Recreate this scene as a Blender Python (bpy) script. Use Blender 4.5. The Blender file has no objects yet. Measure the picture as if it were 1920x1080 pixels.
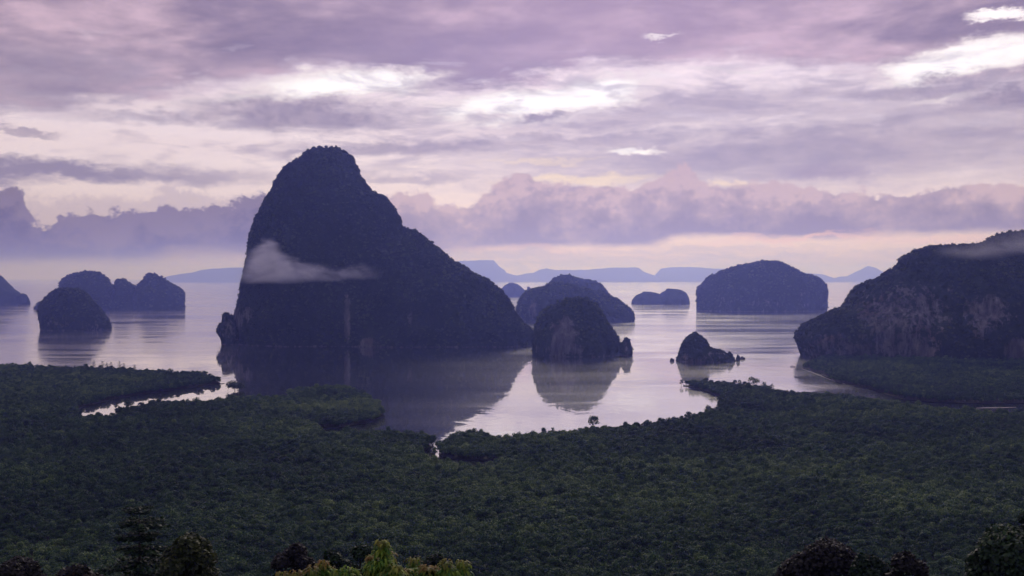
import bpy, math, random
import numpy as np
from mathutils import Vector

random.seed(7)
RNG = np.random.default_rng(11)
S = bpy.context.scene
COL = S.collection

# ------------------------------------------------------------------ camera
H = 100.0                 # eye height above the water
F = 2059.0                # focal length in pixels of the 1920 px wide photograph
Y0 = 519.0                # horizon row
PITCH = math.atan((540.0 - Y0) / F)
cam_d = bpy.data.cameras.new('camera')
cam_d.sensor_width = 36.0
cam_d.lens = 36.0 * F / 1920.0
cam_d.clip_start = 0.5
cam_d.clip_end = 200000.0
cam = bpy.data.objects.new('camera', cam_d)
cam.location = (0, 0, H)
cam.rotation_euler = (math.pi / 2 - PITCH, 0, 0)
COL.objects.link(cam)
S.camera = cam
S.view_settings.view_transform = 'Standard'
S.view_settings.look = 'None'
S.view_settings.exposure = 0.0
S.view_settings.gamma = 1.0
S.render.engine = 'CYCLES'
CY = S.cycles
CY.use_denoising = True
CY.max_bounces = 8
CY.diffuse_bounces = 3
CY.glossy_bounces = 4
CY.transmission_bounces = 2
CY.transparent_max_bounces = 4
CY.volume_bounces = 4
CY.caustics_reflective = False
CY.caustics_refractive = False
CY.sample_clamp_indirect = 4.0

SUN_EL, SUN_AZ = math.radians(23), math.radians(6)
SUN_COL, SUN_STR, SUN_ANG = (1.0, 0.90, 0.84), 0.55, math.radians(18)
HAZE_COLOR, HAZE_DENS, HAZE_G = (0.26, 0.325, 1.0), 1.38e-4, 0.72

# ------------------------------------------------------------------ node helper
class NT:
    def __init__(s, tree):
        s.t = tree; s.n = tree.nodes; s.l = tree.links
    def put(s, sock, v):
        if v is None: return
        if isinstance(v, bpy.types.NodeSocket): s.l.new(v, sock)
        else: sock.default_value = v
    def m(s, op, a, b=None, c=None, clamp=False):
        n = s.n.new('ShaderNodeMath'); n.operation = op; n.use_clamp = clamp
        s.put(n.inputs[0], a); s.put(n.inputs[1], b); s.put(n.inputs[2], c)
        return n.outputs[0]
    def v(s, op, a, b=None):
        n = s.n.new('ShaderNodeVectorMath'); n.operation = op
        s.put(n.inputs[0], a)
        if op == 'SCALE': s.put(n.inputs['Scale'], b)
        elif b is not None: s.put(n.inputs[1], b)
        return n.outputs[1] if op in ('LENGTH', 'DOT_PRODUCT') else n.outputs[0]
    def xyz(s, x, y, z):
        n = s.n.new('ShaderNodeCombineXYZ')
        s.put(n.inputs[0], x); s.put(n.inputs[1], y); s.put(n.inputs[2], z)
        return n.outputs[0]
    def sep(s, vec):
        n = s.n.new('ShaderNodeSeparateXYZ'); s.l.new(vec, n.inputs[0]); return n.outputs
    def smooth(s, x, e0, e1):               # 0 at e0 to 1 at e1 (either order)
        n = s.n.new('ShaderNodeMapRange'); n.interpolation_type = 'SMOOTHSTEP'
        s.put(n.inputs[0], x)
        lo, hi, a, b = (e0, e1, 0.0, 1.0) if e0 < e1 else (e1, e0, 1.0, 0.0)
        n.inputs[1].default_value = lo; n.inputs[2].default_value = hi
        n.inputs[3].default_value = a; n.inputs[4].default_value = b
        return n.outputs[0]
    def lin(s, x, a, b, c, d):
        n = s.n.new('ShaderNodeMapRange'); s.put(n.inputs[0], x)
        for i, k in enumerate((a, b, c, d)): s.put(n.inputs[i + 1], k)
        return n.outputs[0]
    def noise(s, vec, scale, detail=4, rough=0.55, dist=0.0):
        n = s.n.new('ShaderNodeTexNoise'); n.noise_dimensions = '3D'
        s.put(n.inputs['Vector'], vec)
        n.inputs['Scale'].default_value = scale; n.inputs['Detail'].default_value = detail
        n.inputs['Roughness'].default_value = rough; n.inputs['Distortion'].default_value = dist
        return n.outputs[0]
    def mix(s, f, a, b, mode='MIX'):
        n = s.n.new('ShaderNodeMix'); n.data_type = 'RGBA'; n.blend_type = mode
        s.put(n.inputs[0], f)
        for i, q in ((6, a), (7, b)):
            s.put(n.inputs[i], (*q, 1.0) if isinstance(q, tuple) and len(q) == 3 else q)
        return n.outputs[2]
    def ramp(s, f, stops, interp='LINEAR'):
        n = s.n.new('ShaderNodeValToRGB'); n.color_ramp.interpolation = interp
        e = n.color_ramp.elements
        while len(e) < len(stops): e.new(0.5)
        for q, (p, c) in zip(e, stops):
            q.position = p; q.color = (*c, 1.0)
        s.put(n.inputs[0], f); return n.outputs[0]
    def curve(s, x, pts):                   # x and y both already in 0..1
        n = s.n.new('ShaderNodeFloatCurve')
        c = n.mapping.curves[0]
        pts = sorted(pts)
        while len(c.points) < len(pts): c.points.new(0.5, 0.5)
        for p, (a, b) in zip(c.points, pts):
            p.location = (a, b); p.handle_type = 'AUTO_CLAMPED'
        n.mapping.update()
        s.put(n.inputs['Value'], x); return n.outputs[0]

def px_dir(x, y):
    cx, cz = (x - 960.0) / F, -(y - 540.0) / F
    return np.array([cx, math.cos(PITCH) + cz * math.sin(PITCH), -math.sin(PITCH) + cz * math.cos(PITCH)])
def px_ang(x, y):                           # azimuth, elevation in degrees
    d = px_dir(x, y)
    return math.degrees(math.atan2(d[0], d[1])), math.degrees(math.atan2(d[2], math.hypot(d[0], d[1])))
def at_depth(x, y, Y):
    d = px_dir(x, y); t = Y / d[1]
    return np.array([d[0] * t, Y, H + d[2] * t])
def at_z(x, y, z=0.0):
    d = px_dir(x, y); t = (z - H) / d[2]
    return np.array([d[0] * t, d[1] * t, z])
def to_px(P):
    P = np.asarray(P, float)
    d = P - np.array([0, 0, H])
    fw = d[..., 1] * math.cos(PITCH) - d[..., 2] * math.sin(PITCH)
    up = d[..., 1] * math.sin(PITCH) + d[..., 2] * math.cos(PITCH)
    return 960 + F * d[..., 0] / fw, 540 - F * up / fw

# ------------------------------------------------------------------ sky
W = bpy.data.worlds.new('World'); S.world = W; W.use_nodes = True
W.node_tree.nodes.clear()
k = NT(W.node_tree)
tc = k.n.new('ShaderNodeTexCoord')
dirv = k.v('NORMALIZE', tc.outputs['Generated'])
dx, dy, dz = k.sep(dirv)
DEG = 180 / math.pi
az = k.m('MULTIPLY', k.m('ARCTAN2', dx, dy), DEG)
el = k.m('MULTIPLY', k.m('ARCSINE', dz), DEG)
aev = k.xyz(az, k.m('MULTIPLY', el, 2.6), 0.0)          # flat, streaky cloud space
aec = k.xyz(az, k.m('MULTIPLY', el, 1.25), 3.0)         # puffy cloud space
wA = k.noise(aev, 0.16, 6, 0.6)
wB = k.noise(k.v('ADD', aev, (31.0, 17.0, 5.0)), 0.42, 6, 0.62)
wC = k.noise(k.v('ADD', aec, (7.0, 3.0, 9.0)), 0.42, 6, 0.56)
wD = k.noise(k.v('ADD', aec, (57.0, 13.0, 2.0)), 1.7, 5, 0.62)
wE = k.noise(k.v('ADD', k.xyz(az, k.m('MULTIPLY', el, 5.0), 0.0), (3.0, 40.0, 2.0)), 0.30, 6, 0.62)
# gently warped coordinates for the streaky layers
az1 = k.m('ADD', az, k.m('MULTIPLY', k.m('SUBTRACT', wA, 0.5), 6.0))
el1 = k.m('ADD', el, k.m('ADD', k.m('MULTIPLY', k.m('SUBTRACT', wB, 0.5), 1.5), k.m('MULTIPLY', k.m('SUBTRACT', wD, 0.5), 0.45)))
wisp = k.m('MULTIPLY', k.m('SUBTRACT', wE, 0.5), 1.7)
PD = 36.0                                                # pixels per degree, roughly

def blob(x, y, hx, hy, tilt=0.0, soft=0.8, w=1.0, n=0.8):
    a0, e0 = px_ang(x, y)
    ca, sa = math.cos(math.radians(tilt)), math.sin(math.radians(tilt))
    da = k.m('SUBTRACT', az1, a0); de = k.m('SUBTRACT', el1, e0)
    p = k.m('DIVIDE', k.m('ADD', k.m('MULTIPLY', da, ca), k.m('MULTIPLY', de, sa)), hx / PD)
    q = k.m('DIVIDE', k.m('SUBTRACT', k.m('MULTIPLY', de, ca), k.m('MULTIPLY', da, sa)), hy / PD)
    r = k.m('SQRT', k.m('ADD', k.m('MULTIPLY', p, p), k.m('MULTIPLY', q, q)))
    r = k.m('ADD', r, k.m('MULTIPLY', wisp, n))
    o = k.smooth(r, 1.0 + soft, 1.0 - soft)
    return k.m('MULTIPLY', o, w) if w != 1.0 else o
def union(ms):
    o = ms[0]
    for q in ms[1:]: o = k.m('MAXIMUM', o, q)
    return o
AZN = k.lin(az, -32.0, 32.0, 0.0, 1.0)
def edge(pts):                                           # elevation of a traced cloud edge, as a function of azimuth
    pp = []
    for x, y in pts:
        a, e = px_ang(x, y); pp.append(((a + 32) / 64, e / 20.0))
    return k.m('MULTIPLY', k.curve(AZN, pp), 20.0)
def over(base, col, mask): return k.mix(mask, base, col)

base = k.ramp(k.lin(el, 0.0, 16.0, 0.0, 1.0), [
    (0.00, (0.40, 0.33, 0.46)), (0.06, (0.48, 0.37, 0.50)), (0.14, (0.58, 0.43, 0.54)), (0.30, (0.67, 0.53, 0.66)),
    (0.45, (0.75, 0.62, 0.77)), (0.62, (0.72, 0.59, 0.76)), (1.00, (0.60, 0.46, 0.64))])
sky = k.n.new('ShaderNodeTexSky'); sky.sky_type = 'NISHITA'; sky.sun_disc = False
sky.sun_elevation = SUN_EL; sky.sun_rotation = SUN_AZ; sky.altitude = 100.0
base = k.mix(1.0, base, k.mix(1.0, sky.outputs[0], (0.012, 0.012, 0.012), 'MULTIPLY'), 'ADD')

# pale cream breaks in the cloud
cream = union([blob(180, 262, 330, 34, 0, .8), blob(420, 195, 260, 26, 4, .7), blob(900, 245, 260, 40, 3, .9), blob(70, 345, 190, 14, 0, .8), blob(440, 356, 80, 16, 0, .8)])
base = over(base, (0.84, 0.69, 0.79), k.m('MULTIPLY', cream, 0.75))
# thin lavender veil, right half of the sky
veil = union([blob(1480, 285, 520, 62, 1, .8), blob(1250, 205, 330, 34, 3, .8, .8), blob(1760, 235, 330, 45, 0, .8, .8), blob(1080, 300, 200, 26, 0, .8, .75)])
base = over(base, k.mix(k.smooth(wB, .3, .7), (0.38, 0.315, 0.43), (0.50, 0.405, 0.51)), k.m('MULTIPLY', veil, 1.0))
# upper deck
deck_edge = edge([(-240, 245), (0, 212), (160, 205), (300, 188), (420, 160), (540, 140), (650, 134), (740, 142), (790, 176), (850, 178),
                  (930, 172), (1000, 155), (1090, 132), (1200, 128), (1330, 124), (1500, 126), (1620, 138), (1740, 150), (1850, 150), (1960, 150), (2200, 170)])
dm = k.m('SUBTRACT', k.m('ADD', el1, k.m('MULTIPLY', wisp, 0.9)), deck_edge)
deck = k.smooth(dm, -0.35, 0.75)
wF = k.noise(k.v('ADD', k.xyz(k.m('ADD', az, k.m('MULTIPLY', el, -.7)), k.m('MULTIPLY', el, 3.4), 0.0), (11.0, 71.0, 4.0)), 0.13, 5, 0.5, .4)
deck_tex = k.m('ADD', k.m('MULTIPLY', k.smooth(wB, .30, .70), .30), k.m('ADD', k.m('MULTIPLY', k.smooth(wF, .34, .66), .68), k.m('MULTIPLY', k.smooth(wE, .34, .66), .12)))
deck_col = k.ramp(deck_tex, [(0.0, (0.225, 0.172, 0.280)), (0.36, (0.318, 0.240, 0.352)), (0.66, (0.43, 0.318, 0.430)), (1.0, (0.63, 0.455, 0.585))])
deck_col = k.mix(k.m('MULTIPLY', blob(1130, 60, 330, 110, 0, 1.0, 1.0, .2), .45), deck_col, (0.60, 0.41, 0.56))
deck_col = k.mix(k.m('MULTIPLY', blob(60, 150, 330, 60, 0, 1.0, 1.0, .2), .4), deck_col, (0.36, 0.30, 0.42))
deck_col = k.mix(k.m('MULTIPLY', blob(860, 120, 260, 55, 0, .9, 1.0, .3), .5), deck_col, (0.33, 0.25, 0.41))
# openings that glow
gap = union([blob(650, 158, 150, 23, 3, .85), blob(500, 183, 150, 12, 6, .95, .6), blob(1000, 193, 190, 24, 6, .85), blob(1125, 165, 110, 20, 10, .85, .95),
             blob(960, 226, 150, 12, 4, .95, .6), blob(1805, 118, 150, 26, 12, .8), blob(1925, 92, 80, 28, 8, .8), blob(1885, 26, 55, 8, 0, .8),
             blob(1190, 282, 55, 7, 0, .9, .9), blob(1245, 71, 26, 4, 0, .95, .5), blob(1370, 129, 110, 5, 0, .95, .42), blob(1780, 185, 90, 7, 3, .95, .5)])
skyc = over(base, deck_col, deck)
skyc = over(skyc, k.ramp(gap, [(0.0, (0.74, 0.61, 0.73)), (0.45, (0.86, 0.75, 0.84)), (0.72, (1.02, 0.94, 1.03)), (1.0, (1.16, 1.10, 1.22))]), k.smooth(gap, 0.0, .62))
# low openings above the right bank, yellowish
skyc = over(skyc, (0.93, 0.74, 0.62), union([blob(1090, 337, 120, 9, 0, .7), blob(1370, 349, 40, 6, 0, .8, .8), blob(1010, 300, 90, 5, 0, .8, .5)]))
# streak clouds
stk = union([blob(575, 216, 195, 29, -1, .55), blob(300, 218, 130, 10, 2, .8, .8), blob(745, 277, 220, 13, 2, .8, .85), blob(560, 288, 55, 9, 8, .8, .8),
             blob(1010, 222, 50, 6, 6, .8), blob(1750, 165, 170, 17, 3, .7, .9), blob(1910, 178, 90, 22, 3, .7), blob(45, 248, 45, 4, -2, .8, .8),
             blob(770, 334, 90, 9, 0, .8, .6), blob(980, 262, 210, 8, 1, .9, .55), blob(1560, 200, 200, 12, 2, .9, .4)])
skyc = over(skyc, k.mix(k.smooth(wD, .35, .65), (0.30, 0.245, 0.355), (0.40, 0.32, 0.43)), k.m('MULTIPLY', stk, .95))
skyc = over(skyc, (0.37, 0.29, 0.42), k.m('MULTIPLY', blob(1552, 323, 75, 11, 0, .9), .75))
bit = k.noise(k.v('ADD', k.xyz(az, k.m('MULTIPLY', el, 4.2), 0.0), (83.0, 5.0, 2.0)), 0.27, 5, .58, .4)
midband = k.m('MULTIPLY', k.smooth(el, 4.5, 6.5), k.smooth(el, 12.5, 9.5))
skyc = over(skyc, (0.385, 0.315, 0.44), k.m('MULTIPLY', k.m('MULTIPLY', k.smooth(bit, .47, .68), midband), .62))
skyc = over(skyc, (0.90, 0.80, 0.98), k.m('MULTIPLY', k.m('MULTIPLY', k.smooth(bit, .42, .30), k.m('MULTIPLY', k.smooth(el, 6.0, 8.0), k.smooth(el, 13.0, 10.5))), .22))
# dark band on the left
lb = union([blob(90, 318, 250, 15, -1, .6), blob(360, 328, 130, 13, -3, .8, .75), blob(-250, 315, 260, 20, 0, .6)])
skyc = over(skyc, (0.25, 0.205, 0.32), k.m('MULTIPLY', lb, .92))
# cumulus banks
puff = k.m('ADD', k.m('MULTIPLY', k.m('SUBTRACT', wC, 0.5), 2.3), k.m('MULTIPLY', k.m('SUBTRACT', wD, 0.5), 1.7))
def bank(tops, bots, soft_t=0.10, soft_b=0.5, nz=0.9):
    t = edge(tops); b = edge(bots)
    mt = k.smooth(k.m('SUBTRACT', k.m('ADD', t, k.m('MULTIPLY', puff, nz)), el), -soft_t, soft_t + .12)
    mb = k.smooth(k.m('SUBTRACT', k.m('ADD', el, k.m('MULTIPLY', k.m('SUBTRACT', wA, .5), 1.2)), b), -soft_b, soft_b)
    hgt = k.m('DIVIDE', k.m('SUBTRACT', el, b), k.m('MAXIMUM', k.m('SUBTRACT', t, b), 0.3))
    return k.m('MULTIPLY', mt, mb), hgt
LOW = (0, 519)
pale, _ = bank([(-240, 360), (0, 352), (70, 372), (140, 362), (200, 360), (260, 366), (310, 348), (360, 356), (420, 372), (480, 362), (560, 372), (640, 500), (2200, 510)],
               [(-240, 440), (400, 440), (600, 440), (700, 480), (2200, 505)], .25, .4, 1.0)
skyc = over(skyc, (0.52, 0.42, 0.53), k.m('MULTIPLY', pale, .65))
left, lh = bank([(-240, 370), (-60, 340), (0, 350), (32, 352), (48, 385), (75, 412), (120, 402), (165, 398), (205, 395), (260, 397), (320, 388), (370, 394), (430, 384),
                 (470, 372), (520, 366), (600, 374), (700, 420), (790, 492), (850, 512), (2200, 512)],
                [(-240, 508), (0, 500), (150, 498), (280, 494), (330, 482), (470, 478), (560, 482), (700, 498), (850, 505), (2200, 505)], .14, .7, 1.15)
lcol = k.mix(k.smooth(k.m('ADD', lh, k.m('MULTIPLY', puff, 1.1)), 0.1, 1.0), (0.100, 0.074, 0.110), (0.205, 0.152, 0.205))
skyc = over(skyc, lcol, k.m('MULTIPLY', left, .96))
right, rh = bank([(-240, 512), (560, 512), (640, 440), (700, 385), (745, 362), (790, 366), (830, 386), (872, 384), (920, 352), (955, 328), (985, 320), (1012, 340), (1045, 343),
                  (1085, 340), (1112, 350), (1142, 341), (1172, 356), (1205, 344), (1240, 332), (1262, 318), (1284, 311), (1304, 322), (1325, 345), (1400, 343), (1445, 341),
                  (1500, 350), (1560, 356), (1630, 360), (1710, 358), (1790, 342), (1850, 350), (1930, 348), (2200, 352)],
                 [(-240, 505), (700, 492), (870, 470), (1000, 462), (1160, 460), (1300, 444), (1400, 442), (1500, 446), (1700, 436), (1920, 432), (2200, 430)], .10, .28, .75)
rt = k.m('ADD', rh, k.m('ADD', k.m('MULTIPLY', k.m('SUBTRACT', wC, .5), 2.4), k.m('MULTIPLY', k.m('SUBTRACT', wD, .5), 1.5)))
rcol = k.ramp(rt, [(0.0, (0.240, 0.182, 0.245)), (0.35, (0.325, 0.245, 0.315)), (0.7, (0.43, 0.315, 0.385)), (1.0, (0.60, 0.43, 0.49))])
skyc = over(skyc, rcol, k.m('MULTIPLY', right, .93))
# pink rim under the right bank, faint low bars
skyc = over(skyc, (0.92, 0.58, 0.56), k.m('MULTIPLY', union([blob(1500, 446, 130, 6, 2, .9), blob(1790, 450, 150, 8, -2, .9, .6), blob(1000, 470, 160, 7, 0, .9, .5)]), .8))
skyc = over(skyc, (0.50, 0.42, 0.53), k.m('MULTIPLY', union([blob(1350, 487, 300, 10, 0, .9), blob(1050, 495, 200, 9, 0, .9), blob(120, 508, 260, 12, 0, .9), blob(1750, 480, 130, 9, 0, .9), blob(1560, 500, 420, 11, 0, .95), blob(950, 478, 160, 8, 0, .9), blob(380, 505, 200, 12, 0, .95), blob(1280, 470, 200, 7, 0, .95, .7)]), .72))
# the sky away from the dawn is dimmer and bluer
away = k.smooth(dy, 0.55, -0.6)
skyc = k.mix(k.m('MULTIPLY', away, .8), skyc, (0.20, 0.20, 0.33))
high = k.smooth(el, 18.0, 55.0)
skyc = k.mix(k.m('MULTIPLY', high, .7), skyc, (0.36, 0.33, 0.46))
bg = k.n.new('ShaderNodeBackground'); k.l.new(skyc, bg.inputs[0]); bg.inputs[1].default_value = 1.0
wo = k.n.new('ShaderNodeOutputWorld'); k.l.new(bg.outputs[0], wo.inputs[0])

# ------------------------------------------------------------------ sun (behind the cloud, ahead of the camera)
sd = bpy.data.lights.new('sun', 'SUN'); sd.energy = SUN_STR; sd.angle = SUN_ANG; sd.color = SUN_COL
so = bpy.data.objects.new('sun', sd); COL.objects.link(so)
so.location = (0, 0, 400)
so.rotation_euler = Vector((math.sin(SUN_AZ) * math.cos(SUN_EL), math.cos(SUN_AZ) * math.cos(SUN_EL), math.sin(SUN_EL))).to_track_quat('Z', 'Y').to_euler()

# ------------------------------------------------------------------ small helpers
def tag(o, label=None, cat=None, group=None, kind=None):
    if label: o['label'] = label
    if cat: o['category'] = cat
    if group: o['group'] = group
    if kind: o['kind'] = kind
    return o
def empty(name, loc):
    o = bpy.data.objects.new(name, None); o.location = loc; o.empty_display_size = 1.0
    COL.objects.link(o); return o
def mesh_obj(name, V, Fc, mats, parent=None, smooth=False, mat_idx=None, attrs=None, loc=None):
    me = bpy.data.meshes.new(name)
    V = np.asarray(V, np.float32).reshape(-1, 3)
    me.vertices.add(len(V)); me.vertices.foreach_set('co', V.ravel())
    if isinstance(Fc, np.ndarray):
        n, c = Fc.shape
        me.loops.add(n * c); me.loops.foreach_set('vertex_index', Fc.astype(np.int32).ravel())
        me.polygons.add(n)
        me.polygons.foreach_set('loop_start', np.arange(0, n * c, c, dtype=np.int32))
        me.polygons.foreach_set('loop_total', np.full(n, c, np.int32))
    else:
        tot = np.array([len(f) for f in Fc], np.int32)
        idx = np.concatenate([np.asarray(f, np.int32) for f in Fc]) if len(Fc) else np.zeros(0, np.int32)
        me.loops.add(len(idx)); me.loops.foreach_set('vertex_index', idx)
        me.polygons.add(len(tot))
        me.polygons.foreach_set('loop_start', (np.cumsum(tot) - tot).astype(np.int32))
        me.polygons.foreach_set('loop_total', tot)
    for m_ in (mats if isinstance(mats, (list, tuple)) else [mats]): me.materials.append(m_)
    if mat_idx is not None: me.polygons.foreach_set('material_index', np.asarray(mat_idx, np.int32))
    me.update(calc_edges=True); me.validate()
    if smooth: me.polygons.foreach_set('use_smooth', np.ones(len(me.polygons), bool))
    for an, av in (attrs or {}).items():
        a = me.attributes.new(an, 'FLOAT', 'POINT'); a.data.foreach_set('value', np.asarray(av, np.float32))
    o = bpy.data.objects.new(name, me); COL.objects.link(o)
    if parent: o.parent = parent
    if loc is not None: o.location = loc
    return o

# numpy noise
def _h(ix, iy, iz, s):
    n = (ix.astype(np.int64) * 374761393 + iy.astype(np.int64) * 668265263 + iz.astype(np.int64) * 2147483647 + s * 974634777) & 0xffffffff
    n = ((n ^ (n >> 13)) * 1274126177) & 0xffffffff
    n = ((n ^ (n >> 16)) * 2246822519) & 0xffffffff
    return ((n ^ (n >> 15)) & 0xffffff) / float(0xffffff)
def vnoise(P, s=0):
    i = np.floor(P); f = P - i; f = f * f * f * (f * (f * 6 - 15) + 10)
    ix, iy, iz = i[:, 0], i[:, 1], i[:, 2]
    r = 0
    for a in (0, 1):
        for b in (0, 1):
            for c in (0, 1):
                w = (f[:, 0] if a else 1 - f[:, 0]) * (f[:, 1] if b else 1 - f[:, 1]) * (f[:, 2] if c else 1 - f[:, 2])
                r = r + w * _h(ix + a, iy + b, iz + c, s)
    return r * 2 - 1
def fbm(P, s=0, o=4, g=0.5):
    P = np.asarray(P, float); r = 0; a = 1.0; t = 0
    for q in range(o):
        r = r + a * vnoise(P * (2.03 ** q) + q * 17.3, s + q); t += a; a *= g
    return r / t
def worley(P, s=0):
    i = np.floor(P); best = np.full(len(P), 9.0)
    for a in (-1, 0, 1):
        for b in (-1, 0, 1):
            for c in (-1, 0, 1):
                jx, jy, jz = i[:, 0] + a, i[:, 1] + b, i[:, 2] + c
                q = np.stack([jx + _h(jx, jy, jz, s), jy + _h(jx, jy, jz, s + 1), jz + _h(jx, jy, jz, s + 2)], 1)
                best = np.minimum(best, ((q - P) ** 2).sum(1))
    return np.sqrt(best)
def inside(poly, X, Y):
    r = np.zeros(len(X), bool); n = len(poly)
    for i in range(n):
        x1, y1 = poly[i]; x2, y2 = poly[(i + 1) % n]
        c = ((y1 > Y) != (y2 > Y))
        with np.errstate(divide='ignore', invalid='ignore'):
            r ^= c & (X < (x2 - x1) * (Y - y1) / (y2 - y1 + 1e-12) + x1)
    return r

# ------------------------------------------------------------------ materials
def new_mat(name):
    m_ = bpy.data.materials.new(name); m_.use_nodes = True
    m_.node_tree.nodes.clear()
    q = NT(m_.node_tree); out = q.n.new('ShaderNodeOutputMaterial')
    return m_, q, out
def principled(q, col, rough=0.8, spec=0.2):
    b = q.n.new('ShaderNodeBsdfPrincipled')
    q.put(b.inputs['Base Color'], (*col, 1) if isinstance(col, tuple) else col)
    q.put(b.inputs['Roughness'], rough); b.inputs['Specular IOR Level'].default_value = spec
    return b
def leaf_material(name, stops, hue_noise=0.02, transl=0.28, patch=0.012, by_tip=None):
    m_, q, out = new_mat(name)
    geo = q.n.new('ShaderNodeNewGeometry'); oi = q.n.new('ShaderNodeObjectInfo')
    big = q.noise(geo.outputs['Position'], patch, 4, .6)
    mid = q.noise(geo.outputs['Position'], 0.11, 3, .6)
    f = q.m('ADD', q.m('MULTIPLY', oi.outputs['Random'], .34), q.m('ADD', q.m('MULTIPLY', big, .75), q.m('MULTIPLY', mid, .42)))
    tn = q.n.new('ShaderNodeAttribute'); tn.attribute_type = 'INSTANCER'; tn.attribute_name = 'tone'
    f = q.m('ADD', f, tn.outputs['Fac'])
    f = q.m('ADD', f, q.m('MULTIPLY', q.m('SUBTRACT', geo.outputs['Random Per Island'], .5), .62))
    col = q.ramp(q.m('SUBTRACT', f, .27), stops)
    if by_tip:
        a = q.n.new('ShaderNodeAttribute'); a.attribute_name = 'tip'
        col = q.mix(a.outputs['Fac'], col, by_tip)
    p = principled(q, col, .55, .25)
    tr = q.n.new('ShaderNodeBsdfTranslucent'); q.l.new(q.mix(1.0, col, (1.2, 1.25, .8), 'MULTIPLY'), tr.inputs[0])
    mx = q.n.new('ShaderNodeMixShader'); mx.inputs[0].default_value = transl
    q.l.new(p.outputs[0], mx.inputs[1]); q.l.new(tr.outputs[0], mx.inputs[2]); q.l.new(mx.outputs[0], out.inputs[0])
    return m_
M = {}
M['mangrove'] = leaf_material('mangrove_leaves', [(0.0, (0.008, 0.022, 0.014)), (0.3, (0.020, 0.056, 0.026)), (0.55, (0.046, 0.108, 0.040)), (0.78, (0.10, 0.175, 0.055)), (1.0, (0.25, 0.33, 0.11))])
M['island_leaf'] = leaf_material('island_leaves', [(0.0, (0.010, 0.020, 0.012)), (0.35, (0.022, 0.040, 0.020)), (0.65, (0.055, 0.080, 0.034)), (1.0, (0.15, 0.17, 0.08))], patch=.02)
M['dark_leaf'] = leaf_material('dark_leaves', [(0.0, (0.006, 0.016, 0.009)), (0.45, (0.015, 0.036, 0.016)), (0.75, (0.040, 0.080, 0.034)), (1.0, (0.11, 0.16, 0.065))], patch=.08)
M['olive_leaf'] = leaf_material('olive_leaves', [(0.0, (0.020, 0.034, 0.014)), (0.4, (0.055, 0.074, 0.022)), (0.7, (0.12, 0.13, 0.040)), (1.0, (0.26, 0.23, 0.085))], patch=.08)
M['purple_leaf'] = leaf_material('purple_leaves', [(0.0, (0.010, 0.010, 0.012)), (0.5, (0.022, 0.020, 0.020)), (0.8, (0.040, 0.040, 0.032)), (1.0, (0.12, 0.07, 0.055))], patch=.08)
M['young_leaf'] = leaf_material('young_leaves', [(0.0, (0.03, 0.09, 0.016)), (0.35, (0.09, 0.22, 0.03)), (0.65, (0.28, 0.40, 0.045)), (1.0, (0.50, 0.48, 0.085))], patch=.2, by_tip=(0.33, 0.17, 0.055))
m_, q, out = new_mat('bark')
g_ = q.n.new('ShaderNodeNewGeometry')
q.l.new(principled(q, q.ramp(q.noise(g_.outputs['Position'], 3.0, 5, .7), [(0.2, (0.030, 0.024, 0.020)), (0.8, (0.10, 0.085, 0.07))]), .9).outputs[0], out.inputs[0]); M['bark'] = m_

def rock_material(name, far=False):
    m_, q, out = new_mat(name)
    geo = q.n.new('ShaderNodeNewGeometry'); P = geo.outputs['Position']
    at = q.n.new('ShaderNodeAttribute'); at.attribute_name = 'rock'
    n1 = q.noise(P, .03, 5, .65); n2 = q.noise(P, .16, 5, .7)
    veg = q.ramp(q.m('ADD', q.m('MULTIPLY', n1, .55), q.m('MULTIPLY', n2, .5)), [(0.25, (0.012, 0.022, 0.014)), (0.55, (0.028, 0.042, 0.022)), (0.8, (0.055, 0.07, 0.034))])
    st = q.noise(q.v('MULTIPLY', P, (1.0, 1.0, .22)), .15, 6, .72)          # vertical drip streaks
    tint = q.noise(P, .022, 3, .6)
    rc = q.ramp(st, [(0.28, (0.030, 0.029, 0.030)), (0.46, (0.095, 0.088, 0.088)), (0.60, (0.185, 0.170, 0.168)), (0.76, (0.40, 0.375, 0.37))])
    rc = q.mix(q.m('MULTIPLY', q.smooth(tint, .54, .70), .55), rc, q.mix(1.0, rc, (1.15, .76, .56), 'MULTIPLY'))
    mask = q.smooth(q.m('ADD', at.outputs['Fac'], q.m('ADD', q.m('MULTIPLY', q.m('SUBTRACT', st, .5), 1.7), q.m('MULTIPLY', q.m('SUBTRACT', n2, .5), 2.1))), .44, .76)
    col = q.mix(mask, veg, rc)
    p = principled(q, col, .9, .1)
    bn = q.n.new('ShaderNodeBump'); bn.inputs['Strength'].default_value = .8; bn.inputs['Distance'].default_value = 2.5
    q.l.new(q.noise(P, .22, 6, .7), bn.inputs['Height']); q.l.new(bn.outputs[0], p.inputs['Normal'])
    q.l.new(p.outputs[0], out.inputs[0]); return m_
M['karst'] = rock_material('karst_limestone')

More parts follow.
